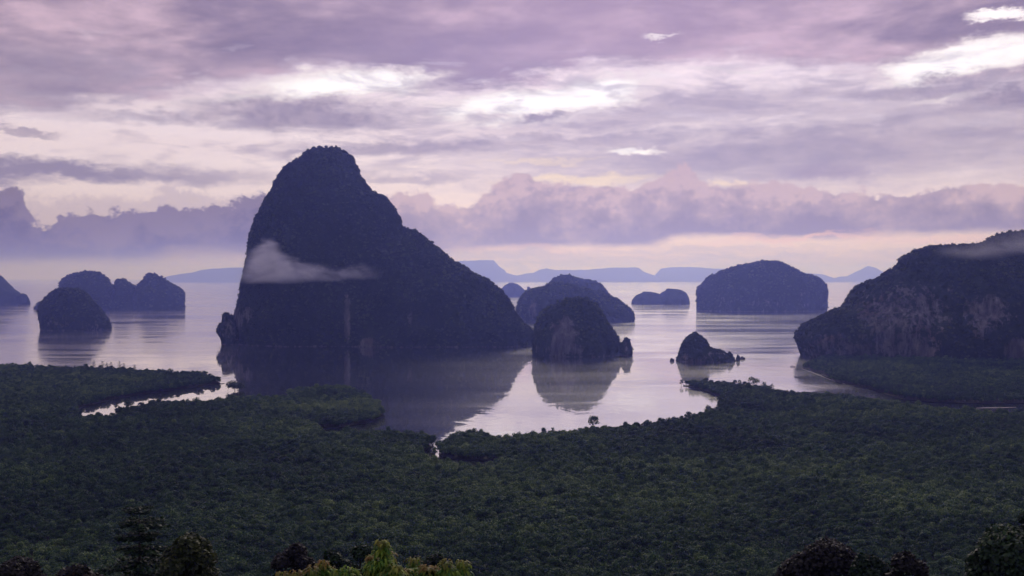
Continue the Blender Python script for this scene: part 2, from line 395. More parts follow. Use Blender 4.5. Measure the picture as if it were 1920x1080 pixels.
m_, q, out = new_mat('mud')
g_ = q.n.new('ShaderNodeNewGeometry')
q.l.new(principled(q, q.ramp(q.noise(g_.outputs['Position'], .08, 5, .6), [(0.3, (0.014, 0.017, 0.014)), (0.7, (0.035, 0.034, 0.028))]), .7).outputs[0], out.inputs[0]); M['mud'] = m_
m_, q, out = new_mat('pale_strip')
g_ = q.n.new('ShaderNodeNewGeometry')
q.l.new(principled(q, q.ramp(q.noise(g_.outputs['Position'], .3, 4, .6), [(0.3, (0.26, 0.23, 0.22)), (0.7, (0.50, 0.45, 0.43))]), .6).outputs[0], out.inputs[0]); M['pale_strip'] = m_  # pale strip colour; in the creek it carries the water's painted-in brightness
m_, q, out = new_mat('slope_soil')
g_ = q.n.new('ShaderNodeNewGeometry')
q.l.new(principled(q, q.ramp(q.noise(g_.outputs['Position'], .2, 6, .7), [(0.3, (0.010, 0.018, 0.009)), (0.7, (0.04, 0.05, 0.022))]), .95).outputs[0], out.inputs[0]); M['slope'] = m_
m_, q, out = new_mat('boat_wood')
q.l.new(principled(q, (0.05, 0.035, 0.03), .6).outputs[0], out.inputs[0]); M['boat'] = m_

# water: a mirror-calm bay with wind-ruffled lanes farther out
m_, q, out = new_mat('sea_water')
geo = q.n.new('ShaderNodeNewGeometry'); P = geo.outputs['Position']
wx, wy, wz = q.sep(P)
lane = q.noise(q.v('MULTIPLY', P, (.0022, .0085, 1.0)), 1.0, 5, .6, .6)
lane2 = q.noise(q.v('MULTIPLY', P, (.009, .05, 1.0)), 1.0, 4, .6)
calm = q.m('SQRT', q.m('ADD', q.m('POWER', q.m('DIVIDE', q.m('ADD', wx, 150.0), 330.0), 2.0), q.m('POWER', q.m('DIVIDE', q.m('SUBTRACT', wy, 1080.0), 480.0), 2.0)))
calm = q.smooth(q.m('ADD', calm, q.m('MULTIPLY', q.m('SUBTRACT', lane, .5), .9)), .75, 1.35)
creek = q.m('SQRT', q.m('ADD', q.m('POWER', q.m('DIVIDE', q.m('SUBTRACT', wx, 345.0), 170.0), 2.0), q.m('POWER', q.m('DIVIDE', q.m('SUBTRACT', wy, 880.0), 110.0), 2.0)))
calm = q.m('MULTIPLY', calm, q.smooth(creek, .7, 1.2))
ruf = q.m('ADD', q.m('MULTIPLY', calm, q.m('ADD', q.m('MULTIPLY', q.smooth(lane, .36, .62), .075), .040)), .026)
arc = q.noise(q.v('MULTIPLY', P, (.0045, .018, 1.0)), 1.0, 4, .55, 1.2)
ruf = q.m('ADD', ruf, q.m('ADD', q.m('MULTIPLY', q.smooth(lane2, .50, .74), .010), q.m('MULTIPLY', q.smooth(arc, .50, .70), .035)))
b1 = q.noise(q.v('MULTIPLY', P, (1.0, .55, 1.0)), .035, 3, .5, .8)
b2 = q.noise(q.v('MULTIPLY', P, (1.0, .6, 1.0)), .22, 3, .55)
hgt = q.m('ADD', q.m('MULTIPLY', b1, .31), q.m('MULTIPLY', b2, q.m('ADD', q.m('MULTIPLY', calm, .020), .003)))
bn = q.n.new('ShaderNodeBump'); bn.inputs['Strength'].default_value = 1.0; bn.inputs['Distance'].default_value = 0.62
q.l.new(hgt, bn.inputs['Height'])
p = principled(q, (0.030, 0.040, 0.055), ruf, .5); p.inputs['IOR'].default_value = 1.5
q.l.new(bn.outputs[0], p.inputs['Normal'])
gr = q.n.new('ShaderNodeBsdfGlossy'); gr.inputs[0].default_value = (.93, .92, .97, 1); q.l.new(q.m('ADD', ruf, .20), gr.inputs['Roughness']); q.l.new(bn.outputs[0], gr.inputs['Normal'])
gl = q.n.new('ShaderNodeBsdfGlossy'); gl.inputs[0].default_value = (.93, .92, .95, 1); q.l.new(ruf, gl.inputs['Roughness']); q.l.new(bn.outputs[0], gl.inputs['Normal'])
mx = q.n.new('ShaderNodeMixShader'); mx.inputs[0].default_value = .62
m2 = q.n.new('ShaderNodeMixShader'); q.l.new(q.m('ADD', q.m('MULTIPLY', q.smooth(lane, .35, .65), .07), .06), m2.inputs[0])
q.l.new(gl.outputs[0], m2.inputs[1]); q.l.new(gr.outputs[0], m2.inputs[2])
q.l.new(p.outputs[0], mx.inputs[1]); q.l.new(m2.outputs[0], mx.inputs[2]); q.l.new(mx.outputs[0], out.inputs[0])
M['water'] = m_

# ------------------------------------------------------------------ water and land
BOX = 44000.0
mesh_obj('sea_water', [(-BOX + 50, -3000, 0), (BOX - 50, -3000, 0), (BOX - 50, BOX - 50, 0), (-BOX + 50, BOX - 50, 0)], [(0, 1, 2, 3)], M['water'])['kind'] = 'structure'

T = 5.0      # canopy top above the water where the far rim of a wood hides its own shore
def land_poly(pts):
    r = []
    for p_ in pts:
        if len(p_) == 4: r.append((p_[2], p_[3]))
        else:
            x, y, z = p_; w = at_z(x, y, z); r.append((w[0], w[1]))
    return r
NEAR = land_poly([
    (-420, 674, T), (-200, 677, T), (0, 683, T), (90, 684, T), (160, 685, T), (240, 690, T), (290, 695, T), (330, 696, T), (370, 696, T), (398, 702, T), (416, 710, T),
    (421, 719, 0), (398, 722, 0), (345, 729, 0), (292, 736, 0), (208, 749, 0), (150, 766, 0), (139, 774, 0), (146, 781, T), (200, 779, T), (225, 771, T), (240, 763, T), (252, 758, T),
    (270, 755, T), (295, 749, T), (310, 752, T), (323, 749, T), (341, 749, T), (362, 752, T), (400, 751, T), (417, 747, T), (436, 747, T), (463, 742, T), (497, 740, T), (530, 738, T), (547, 730, T),
    (567, 726, T), (597, 723, T), (630, 721, T), (657, 725, T), (672, 733, T), (692, 746, T), (708, 754, T), (719, 767, T), (722, 780, 0), (700, 790, 0), (660, 798, 0), (630, 803, 0),
    (585, 805, 0), (600, 811, T), (660, 809, T), (740, 809, T), (795, 811, T), (809, 822, T), (812, 837, 0), (792, 847, 0), (784, 851, 0), (796, 859, T), (818, 861, T), (850, 865, T), (900, 866, T), (945, 862, T),
    (950, 860.5, 0), (905, 865, 0), (860, 863, 0), (830, 857, 0), (823, 846, 0), (823, 838, T), (850, 818, T), (880, 811, T), (903, 811, T), (925, 817, T), (970, 818, T), (1000, 815, T), (1040, 811, T),
    (1110, 805, T), (1160, 797, T), (1230, 790, T), (1300, 774, T), (1338, 764, T), (1352, 754, T), (1353, 745, 0), (1338, 739, 0), (1310, 731, 0), (1290, 726, 0), (1281, 721, 0), (1281, 716, 4.2),
    (1292, 714, 4.2), (1330, 715, 4.2), (1380, 718, 4.6), (1440, 725, T), (1470, 733, T), (1500, 735, T), (1540, 737, T), (1580, 741, T), (1620, 746, T), (1645, 749, T),
    (1675, 754, T), (1700, 758, T), (1740, 761, T), (1790, 763, T), (1825, 767.5, T), (1908, 767.5, T), (1930, 761, T), (2050, 762, T), (2400, 758, T), (0, 0, 900, 250), (0, 0, -900, 250)])
EAST = land_poly([(1506, 690, 0), (1540, 701, 0), (1568, 716, 0), (1600, 723, 0), (1640, 732, 0), (1690, 749, 0), (1760, 755, 0), (1850, 757, 0), (2050, 756, 0), (2250, 740, 0), (2250, 668, 0), (1900, 664, 0), (1560, 668, 0)])
def ragged(poly, seed):
    out = []
    for i, a in enumerate(poly):
        b = poly[(i + 1) % len(poly)]; L_ = math.hypot(b[0] - a[0], b[1] - a[1]); n = max(1, int(L_ / 6)) if a[1] > 400 or b[1] > 400 else 1
        nx, ny = -(b[1] - a[1]) / (L_ + 1e-6), (b[0] - a[0]) / (L_ + 1e-6)
        for j in range(n):
            f = j / n; x, y = a[0] + (b[0] - a[0]) * f, a[1] + (b[1] - a[1]) * f
            d = 2.6 * float(fbm(np.array([[x / 14, y / 14, seed]]), seed, 2)[0]) if j else 0
            out.append((x + nx * d, y + ny * d))
    return out
NEAR = ragged(NEAR, 3); EAST = ragged(EAST, 4)
from mathutils.geometry import tessellate_polygon
def sheet(name, poly, z, mat):
    tri = tessellate_polygon([[Vector((x, y, 0)) for x, y in poly]])
    top = [(x, y, z) for x, y in poly]; n = len(poly)
    low = [(x, y, z - 1.0) for x, y in poly]
    fc = [tuple(t) for t in tri] + [(i, (i + 1) % n, n + (i + 1) % n, n + i) for i in range(n)]
    o = mesh_obj(name, top + low, fc, mat); o['kind'] = 'structure'; return o
sheet('ground', NEAR, .35, M['mud'])
sheet('ground', EAST, .35, M['mud'])
# thin pale strips; the two in the creek paint in its sky-bright water
def strip(name, pts, w, z, mat):
    V, n = [], len(pts)
    for i, (x, y) in enumerate(pts):
        c = at_z(x, y, 0); ww = w * (1 - abs(2 * i / (n - 1) - 1) ** 3 * .85)
        V += [(c[0], c[1] - ww, 0.02), (c[0], c[1], z), (c[0], c[1] + ww, 0.02)]
    fc = [(3 * i + a, 3 * i + a + 1, 3 * i + a + 4, 3 * i + a + 3)[::-1] for i in range(n - 1) for a in (0, 1)]
    o = mesh_obj(name, V, fc, mat); o['kind'] = 'structure'
strip('bright_strip', [(1503, 691), (1520, 697), (1540, 705), (1562, 714), (1585, 720)], 3.0, .25, M['pale_strip'])
strip('bright_strip', [(1830, 765.2), (1850, 764.6), (1875, 764.4), (1905, 763.6)], 2.2, .2, M['pale_strip'])  # stands in for bright creek water, reflected sky put into the colour
strip('bright_strip', [(1690, 764.5 - 4), (1712, 760), (1745, 760.4)], 1.2, .2, M['pale_strip'])  # same for the creek's left end: water shine painted as a pale strip
strip('mudflat', [(88, 678), (110, 677.4), (135, 676.4), (170, 674.5)], 2.2, .18, M['mud'])

# hill below the viewpoint
gx = np.linspace(-420, 420, 85); gy = np.linspace(-260, 345, 62)
GX, GY = np.meshgrid(gx, gy)
def hill_z(x, y):
    x = np.asarray(x, float); y = np.asarray(y, float)
    z = np.where(y > -20, 92 - .285 * y, 97.7 + (y + 20) * -.1)
    return z + 1.2 * fbm(np.stack([x * .03, y * .03, x * 0], -1).reshape(-1, 3), 5, 3).reshape(x.shape) - np.abs(x) * .012
GZ = hill_z(GX, GY)
GZ = np.maximum(GZ, -.6)
n_, c_ = GX.shape
ii = np.arange(n_ * c_).reshape(n_, c_)
mesh_obj('hill', np.stack([GX, GY, GZ], -1).reshape(-1, 3), np.stack([ii[:-1, :-1], ii[:-1, 1:], ii[1:, 1:], ii[1:, :-1]], -1).reshape(-1, 4), M['slope'], smooth=True)['kind'] = 'structure'

# ------------------------------------------------------------------ karst islands
def loft(L, R, D, depth, res, seed, relief=.35, crown=(6.0, 1.6), rough=2.0, dmax=None, power=2.3, zb=-3.0, rocks=(), base_rock=.25, shift=0.0):
    """rock tower whose outline is the traced one, with real thickness front to back"""
    Lw = np.array([at_depth(x, y, D)[[0, 2]] for x, y in L])          # base -> top
    Rw = np.array([at_depth(x, y, D)[[0, 2]] for x, y in R])          # top -> base
    zt = max(Lw[:, 1].max(), Rw[:, 1].max())
    def side(C, rev):
        C = C[np.argsort(C[:, 1], kind='stable')]
        return C
    Ls, Rs = side(Lw, 0), side(Rw, 1)
    hgt = zt - zb
    wb = np.interp(zb + hgt * .1, Rs[:, 1], Rs[:, 0]) - np.interp(zb + hgt * .1, Ls[:, 1], Ls[:, 0])
    nz = max(14, int(1.25 * hgt / res)); nt = max(28, int(1.9 * (wb + depth * wb) / res)); nt += nt % 2
    s = np.linspace(0, 1, nz) ** 1.45
    z = zt - s * hgt
    xl = np.interp(z, Ls[:, 1], Ls[:, 0]); xr = np.interp(z, Rs[:, 1], Rs[:, 0])
    a = np.clip((xr - xl) / 2, .05, None); c = (xr + xl) / 2
    wmax = a.max()
    dep = depth * wmax * np.minimum(1, np.sqrt(np.clip(1 - (z - zb) / hgt, 0, 1)) * .55 + .55 * (a / wmax)) * np.clip(a / wmax * 4, 0, 1)
    dep = np.minimum(dep, a * 2.2 + 1)
    th = np.linspace(0, 2 * math.pi, nt, endpoint=False)
    cs, sn = np.cos(th), np.sin(th)
    e = 2 / power
    ux = np.sign(cs) * np.abs(cs) ** e; uy = np.sign(sn) * np.abs(sn) ** e
    # keep extra vertices away from the corners: blend with the plain ellipse
    ux = .6 * ux + .4 * cs; uy = .6 * uy + .4 * sn
    X = c[:, None] + a[:, None] * ux[None]; Yy = D + shift + dep[:, None] * uy[None]; Z = np.repeat(z[:, None], nt, 1)
    P = np.stack([X, Yy, Z], -1).reshape(-1, 3)
    # deep relief only pushes towards/away from the viewer side, so the outline stays
    sc_ = 1 / max(18.0, wmax * .35)
    rel = fbm(P * np.array([sc_, sc_, sc_ * .45]), seed, 4, .5)
    P[:, 1] += relief * 45 * np.clip(wmax / 120, .08, 1.2) * rel * np.repeat(np.clip(dep / dep.max(), 0, 1), nt)
    ii = np.arange(nz * nt).reshape(nz, nt); nx = np.roll(ii, -1, 1)
    Fq = np.stack([ii[:-1], ii[1:], nx[1:], nx[:-1]], -1).reshape(-1, 4)
    top = len(P); P = np.vstack([P, [[c[0], D + shift, zt + .1]]])
    tri = np.stack([np.full(nt, top), ii[0], nx[0]], -1)
    # normals from the grid
    G = P[:-1].reshape(nz, nt, 3)
    du = np.roll(G, -1, 1) - np.roll(G, 1, 1); dv = np.gradient(G, axis=0)
    N = np.cross(dv, du).reshape(-1, 3); N /= np.linalg.norm(N, axis=1, keepdims=True) + 1e-9
    N = np.vstack([N, [[0, 0, 1]]])
    size, amp = crown
    w1 = worley(P / size, seed + 40)
    disp = amp * (.9 - 1.5 * w1 ** 1.5) + rough * fbm(P / (size * 2.2), seed + 60, 3, .6)
    px, py = to_px(P)
    rock = np.zeros(len(P))
    for (rx, ry, hx, hy, st_) in rocks:
        r = np.sqrt(((px - rx) / hx) ** 2 + ((py - ry) / hy) ** 2)
        rock = np.maximum(rock, st_ * np.clip(1.5 - r, 0, 1) * (N[:, 1] < .2))
    rock = np.maximum(rock, base_rock * 2.6 * np.clip(1 - (P[:, 2] - .5) / 3.5, 0, 1))
    P = P + N * (disp * (1 - .7 * np.clip(rock, 0, 1)))[:, None] * np.clip((P[:, 2:3] + 3) / 4, .2, 1)
    return dict(V=P, F=Fq, T=tri, N=N, rock=rock)
def join(parts):
    V, Fa, rock, N, off = [], [], [], [], 0
    for d in parts:
        V.append(d['V']); rock.append(d['rock']); N.append(d['N'])
        Fa += [tuple(f) for f in (d['F'] + off).tolist()] + [tuple(f) for f in (d['T'] + off).tolist()]
        off += len(d['V'])
    return np.vstack(V), Fa, np.concatenate(rock), np.vstack(N)
ISLAND_SCATTER = []
def island(name, label, cat, lofts, group=None, cover=None):
    """thing: Empty at the waterline > rock (> nothing), tree_cover"""
    V, Fa, rock, N = join(lofts)
    cx, cy = V[:, 0].mean(), V[:, 1].mean()
    root = empty(name, (cx, cy, 0)); tag(root, label, cat, group)
    mesh_obj('rock', V - np.array([cx, cy, 0]), Fa, M['karst'], root, smooth=True, attrs={'rock': rock})
    if cover: ISLAND_SCATTER.append((root, lofts, cover, (cx, cy)))
    return root

MAIN_L = [(444, 665), (440, 640), (436, 610), (440, 592), (448, 570), (454, 555), (458, 525), (463, 500), (467, 470), (470, 443), (475, 430), (481, 412), (490, 396), (500, 376), (510, 357), (516, 345),
          (526, 327), (534, 318), (549, 307), (563, 299), (567, 291), (576, 283), (588, 279), (603, 277.5)]
MAIN_R = [(604, 277.4), (630, 279), (644, 283), (656, 291), (662, 299), (667, 313), (675, 331), (683, 343), (691, 356), (699, 364), (713, 366.5), (723, 373), (732, 384), (739, 395), (747, 407), (752, 418),
          (754, 440), (770, 500), (800, 580), (830, 665)]
SHO_L = [(560, 668), (610, 610), (660, 540), (700, 480), (735, 440), (754, 428.5)]
SHO_R = [(755, 428.4), (775, 430), (785, 436), (796, 446), (809, 456), (827, 471), (841, 484), (854, 493), (865, 500), (879, 508), (894, 518), (909, 525), (920, 530), (929, 539), (940, 546), (949, 556), (956, 568),
         (962, 580), (969, 594), (984, 609), (995, 618), (1001, 640), (1004, 668)]
OUT_L = [(426, 660), (415, 645), (415, 637), (408, 623), (409, 615), (416, 605), (417, 592), (421, 588)]
OUT_R = [(422, 587.8), (430, 590), (437, 595), (452, 640), (460, 660)]
island('karst_island', 'tallest dark forested karst island with a slanting right shoulder and a mist band', 'island', [
    loft(MAIN_L, MAIN_R, 1660, .62, 2.6, 3, relief=.5, rocks=[(651, 598, 5, 40, 1.5), (442, 598, 16, 30, .8), (465, 590, 10, 20, .7), (770, 600, 5, 26, .6)]),
    loft(SHO_L, SHO_R, 1630, .5, 2.8, 9, relief=.5, rocks=[(688, 642, 17, 8, 1.0), (770, 600, 5, 24, .75), (655, 628, 5, 12, 1.0)]),
    loft(OUT_L, OUT_R, 1625, .8, 1.6, 17, relief=.4, crown=(3.5, 1.0), rough=1.2, rocks=[(430, 615, 22, 26, .55)])],
    cover=(6.8, 1.05))
ISL_L = [(999, 680), (999, 640), (1001, 622), (1004, 611), (1009, 597), (1013, 587), (1021, 580), (1036, 574), (1051, 568), (1063, 563), (1075, 560), (1086, 559.2)]
ISL_R = [(1087, 559.1), (1099, 561), (1112, 567), (1121, 575), (1127, 584), (1132, 594), (1137, 602), (1141, 609), (1147, 617), (1152, 625), (1157, 634), (1163, 645), (1169, 662), (1175, 680)]
PIN_L = [(1158, 685), (1161, 655), (1164, 646), (1169, 638), (1173, 634)]
PIN_R = [(1176, 633), (1181, 637), (1184, 649), (1186, 660), (1185, 685)]
island('karst_islet', 'domed dark islet with a pale cliff face and a small pinnacle at its right', 'island', [
    loft(ISL_L, ISL_R, 1420, .85, 2.0, 21, relief=.35, crown=(5, 1.4), rocks=[(1058, 632, 25, 34, 1.15), (1048, 655, 20, 22, 1.0), (1080, 655, 16, 18, .8), (1010, 640, 8, 30, .5)]),
    loft(PIN_L, PIN_R, 1398, .9, 1.3, 24, relief=.3, crown=(3, .9), rough=.9, rocks=[(1178, 660, 12, 24, .5)])], cover=(6.5, .8))
HEAD_L = [(1509, 700), (1507, 683), (1504, 668), (1501, 655), (1498, 645), (1495, 634), (1498, 626), (1506, 618), (1516, 609), (1531, 603), (1546, 594), (1561, 587), (1574, 582), (1586, 572), (1593, 560), (1601, 550),
          (1609, 541), (1621, 534), (1636, 528), (1651, 524), (1663, 515), (1676, 509), (1688, 500), (1691, 492), (1701, 482), (1713, 476), (1728, 469), (1743, 465.5), (1770, 463.5), (1800, 463), (1830, 462),
          (1841, 460), (1853, 454), (1866, 447), (1881, 441), (1895, 438), (1920, 437), (1960, 432)]
HEAD_R = [(1961, 431.9), (2040, 436), (2120, 460), (2230, 540), (2330, 640), (2350, 700)]
island('forested_headland', 'broad forested headland with grey and rust coloured cliff patches above the right mangroves', 'headland', [
    loft(HEAD_L, HEAD_R, 1390, .42, 2.3, 31, relief=.55, power=2.6, rocks=[(1700, 585, 95, 55, .72), (1670, 600, 60, 50, .72), (1690, 645, 70, 34, .78), (1728, 660, 26, 17, 1.1), (1640, 590, 40, 30, .7), (1850, 585, 44, 34, .85), (1840, 610, 26, 30, .7),
        (1906, 655, 22, 22, 1.15), (1560, 650, 60, 30, .62), (1620, 660, 55, 24, .68), (1535, 655, 30, 22, .6), (1640, 640, 40, 25, .6)])],
    cover=(7.0, .95))
ROCK_L = [(1266, 690), (1268, 677), (1271, 668), (1275, 658), (1278, 646), (1284, 638), (1291, 630), (1299, 625)]
ROCK_R = [(1303, 623), (1310, 627), (1317, 631), (1324, 639), (1328, 648), (1334, 653), (1343, 656), (1354, 657), (1362, 663), (1374, 676), (1378, 690)]
R2_L = [(1352, 690), (1360, 668), (1366, 661)]
R2_R = [(1369, 659.5), (1374, 667), (1380, 677), (1382, 690)]
island('rock_islet', 'small jagged dark rock islet with one peak and a low right tail', 'islet', [
    loft(ROCK_L, ROCK_R, 1305, .7, 1.3, 41, relief=.4, crown=(3, .9), rough=1.0, rocks=[(1320, 672, 60, 14, .5)]),
    loft(R2_L, R2_R, 1300, .8, 1.2, 44, relief=.3, crown=(2.5, .7), rough=.7)], cover=(4.5, .42))
for nm, lab, L_, R_, D_ in (
    ('sea_rock', 'tiny low rock in the water left of the small jagged islet', [(1255, 682), (1256, 675), (1258, 672.5)], [(1260, 672), (1264, 674), (1265, 682)], 1300),
    ('sea_rock', 'small upright rock just off the right tip of the jagged islet', [(1378, 684), (1380, 672), (1382, 666)], [(1384, 665), (1387, 668), (1388, 684)], 1310),
    ('sea_rock', 'tiny flat rock farthest right of the jagged islet', [(1386, 680), (1387, 671), (1390, 668.5)], [(1393, 669), (1397, 671), (1398, 680)], 1330)):
    d = loft(L_, R_, D_, .9, .7, 50 + int(L_[0][0]) % 40, relief=.2, crown=(1.6, .3), rough=.3, base_rock=.5)
    V, Fa, rk, N = join([d]); c_ = V.mean(0) * np.array([1, 1, 0])
    tag(mesh_obj(nm, V - c_, Fa, M['karst'], smooth=True, attrs={'rock': rk}, loc=c_), lab, 'rock', 'loose rocks round the jagged islet')
DOM_L = [(81, 640), (80, 617), (77, 600), (77, 585), (79, 573), (86, 563), (91, 553), (99, 547), (109, 543), (121, 542.5)]
DOM_R = [(128, 542.3), (148, 544), (158, 550), (166, 557), (173, 565), (180, 574), (187, 582), (194, 591), (199, 599), (204, 609), (205, 617), (202, 640)]
island('karst_islet', 'round dark dome islet standing in front of the left island group', 'island', [
    loft(DOM_L, DOM_R, 2080, .8, 3.0, 61, relief=.3, rocks=[(120, 605, 45, 14, .45), (170, 610, 30, 12, .45)])], cover=(8, 1.0))
G_L = [(112, 600), (112, 541), (114, 531), (119, 523), (129, 517.5), (143, 513.5), (158, 510.5)]
G_R = [(172, 508.5), (184, 511), (194, 517), (202, 525), (207, 534), (211, 543), (214, 560), (216, 600)]
TOE_L = [(58, 592), (64, 579), (72, 570)]; TOE_R = [(80, 567), (100, 570), (130, 592)]
island('karst_island', 'broad hazy domed island behind the round dark islet on the left', 'island', [
    loft(G_L, G_R, 3420, .75, 5.5, 71, relief=.3, crown=(9, 2.2), rough=2.5, base_rock=.5), loft(TOE_L, TOE_R, 3400, .6, 5, 72, crown=(8, 1.5))], cover=(13, 1.5))
SL_L = [(214, 600), (216, 526), (218, 524.5)]; SL_R = [(224, 523.5), (236, 525), (242, 530), (246, 535), (254, 538), (260, 546), (266, 600)]
PK_L = [(240, 600), (252, 546), (256, 540), (263, 531), (269, 523), (274, 516), (280, 512.5)]
PK_R = [(284, 512), (296, 517), (305, 521), (314, 529), (324, 534), (334, 540), (343, 548), (345, 558), (344, 570), (346, 582), (346, 600)]
FIL_L = [(200, 600), (212, 545), (222, 543)]; FIL_R = [(236, 542.5), (260, 545), (280, 600)]
island('karst_island', 'hazy twin-topped island with a blunt notch, right of the domed island on the left', 'island', [
    loft(SL_L, SL_R, 3420, .8, 5, 81, relief=.25, crown=(8, 1.8)), loft(PK_L, PK_R, 3420, .7, 5.5, 82, relief=.3, crown=(9, 2.0)), loft(FIL_L, FIL_R, 3410, .6, 5.5, 83, crown=(8, 1.8))], cover=(13, 1.5))
FL_L = [(-140, 590), (-130, 560), (-90, 525), (-50, 508)]
FL_R = [(-28, 504), (-10, 511), (0, 518), (8, 526), (15, 534), (25, 544), (33, 548), (40, 560), (44, 590)]
FB_L = [(28, 590), (34, 556), (40, 551)]; FB_R = [(44, 550), (50, 553), (54, 560), (56, 567), (57, 590)]
island('karst_island', 'hazy island sloping down into the water at the left edge of the view', 'island', [
    loft(FL_L, FL_R, 4000, .6, 6.5, 91, relief=.3, crown=(10, 2.2)), loft(FB_L, FB_R, 3990, .8, 5, 92, crown=(8, 1.6))])
BIG_L = [(1308, 600), (1308, 545), (1311, 541), (1321, 529), (1331, 519), (1341, 515.5), (1355, 508.5), (1369, 503.5), (1386, 498.5), (1406, 495), (1421, 492), (1433, 489.6)]
BIG_R = [(1444, 489.4), (1459, 491.5), (1474, 498.5), (1489, 505.5), (1504, 512.5), (1516, 518), (1529, 519.5), (1539, 525.5), (1547, 534), (1551, 544), (1550, 560), (1548, 584), (1548, 600)]
island('karst_island', 'wide flat-sided hazy island with an arched top, left of the headland', 'island', [loft(BIG_L, BIG_R, 3240, .55, 5.0, 101, relief=.5, crown=(9, 2.2), rough=2.5, base_rock=.55, rocks=[(1360, 565, 22, 16, .5), (1440, 570, 40, 12, .5), (1510, 560, 16, 22, .5)])], cover=(13, 1.5))
TA_L = [(1184, 582), (1185, 563), (1192, 554), (1205, 549)]; TA_R = [(1222, 547), (1237, 551), (1246, 558), (1252, 582)]
TB_L = [(1228, 582), (1234, 556), (1240, 549), (1249, 545)]; TB_R = [(1262, 542), (1275, 543), (1286, 549), (1292, 560), (1293, 582)]
island('karst_islet', 'low two-humped hazy islet in open water left of the wide arched island', 'island', [
    loft(TA_L, TA_R, 4010, .8, 5, 111, crown=(9, 2)), loft(TB_L, TB_R, 4010, .8, 5, 112, crown=(9, 2))])
MID_L = [(992, 620), (985, 606), (976, 595), (969, 586), (968, 579), (972, 567), (976, 559), (983, 551), (993, 545), (1004, 542), (1010, 539.5), (1018, 539), (1025, 534), (1034, 531.5), (1048, 530.5)]
MID_R = [(1056, 530.4), (1074, 535), (1090, 541), (1108, 545), (1125, 548), (1140, 553), (1150, 559), (1160, 564), (1169, 571), (1177, 577), (1185, 583), (1188, 591), (1189, 604), (1189, 620)]
island('karst_island', 'hazy sloping island directly behind the domed islet with the cliff face', 'island', [loft(MID_L, MID_R, 2480, .6, 4.0, 121, relief=.3, crown=(8, 2.0), rocks=[(1000, 582, 8, 16, .9)])], cover=(11, 1.35))
BEH_L = [(1008, 600), (1018, 555), (1026, 536), (1034, 526.5), (1046, 518.5), (1057, 515.5)]
BEH_R = [(1064, 515.3), (1075, 519.5), (1085, 523.5), (1099, 525.5), (1112, 526.5), (1121, 530.5), (1129, 536), (1137, 546), (1142, 553), (1165, 600)]
island('karst_island', 'paler hazy hump rising behind the sloping middle island', 'island', [loft(BEH_L, BEH_R, 3300, .6, 5.5, 131, relief=.3, crown=(9, 2.0))], cover=(13, 1.5))
TD_L = [(934, 570), (938, 546), (945, 536), (954, 530.5)]; TD_R = [(962, 530), (972, 534), (980, 540), (986, 547), (992, 570)]
TE_L = [(984, 560), (988, 541)]; TE_R = [(992, 537.5), (996, 541), (1000, 560)]
island('karst_islet', 'tiny faint dome islet between the tallest island and the sloping middle one', 'island', [loft(TD_L, TD_R, 5450, .7, 8, 141, crown=(11, 2.2)), loft(TE_L, TE_R, 5450, .7, 6, 142, crown=(9, 1.5))])

# far hills: ridge with the traced skyline and a real cross-section
def ridge(pts, D, half, seed):
    pts = sorted(pts); xs = np.linspace(pts[0][0], pts[-1][0], max(40, int((pts[-1][0] - pts[0][0]) * .9)))
    ys = np.interp(xs, [p_[0] for p_ in pts], [p_[1] for p_ in pts])
    nd = 25; t = np.linspace(-1, 1, nd)
    V = np.zeros((len(xs), nd, 3))
    for i, (x, y) in enumerate(zip(xs, ys)):
        w = at_depth(x, y, D)
        V[i, :, 0] = w[0]; V[i, :, 1] = D + t * half; V[i, :, 2] = max(w[2], 1) * (1 - np.abs(t) ** 1.6) - 2
    Q = V.reshape(-1, 3); Q[:, 2] += np.clip(Q[:, 2], 0, 60) / 60 * 26 * fbm(Q / 380.0, seed, 4, .6)
    ii = np.arange(len(xs) * nd).reshape(len(xs), nd)
    o = mesh_obj('hills', Q, np.stack([ii[:-1, :-1], ii[1:, :-1], ii[1:, 1:], ii[:-1, 1:]], -1).reshape(-1, 4), M['karst'], smooth=True, attrs={'rock': np.zeros(len(Q))})
    o['kind'] = 'structure'
ridge([(296, 527), (318, 517), (340, 513), (360, 511), (376, 507), (392, 504), (420, 502), (460, 501), (520, 506), (600, 520), (640, 527)], 21500, 700, 1)
ridge([(700, 527), (780, 505), (840, 493), (870, 489), (900, 488), (926, 489), (936, 500), (946, 506), (950, 512), (968, 516), (985, 520), (1000, 526)], 21000, 800, 2)
ridge([(955, 526), (968, 518), (976, 515), (985, 513), (1000, 512), (1011, 506), (1025, 502), (1040, 506), (1080, 506), (1120, 504), (1152, 502), (1198, 502), (1206, 508), (1220, 513), (1232, 518), (1240, 526)], 21500, 700, 3)
ridge([(1224, 527), (1232, 512), (1240, 503), (1260, 500), (1300, 500), (1340, 503), (1420, 506), (1500, 510), (1540, 514), (1556, 519), (1566, 526)], 22500, 700, 4)
ridge([(1560, 526), (1572, 519), (1590, 517), (1604, 510), (1616, 505), (1628, 498), (1640, 501), (1652, 508), (1666, 515), (1700, 516), (1780, 518), (1830, 526)], 23000, 700, 5)

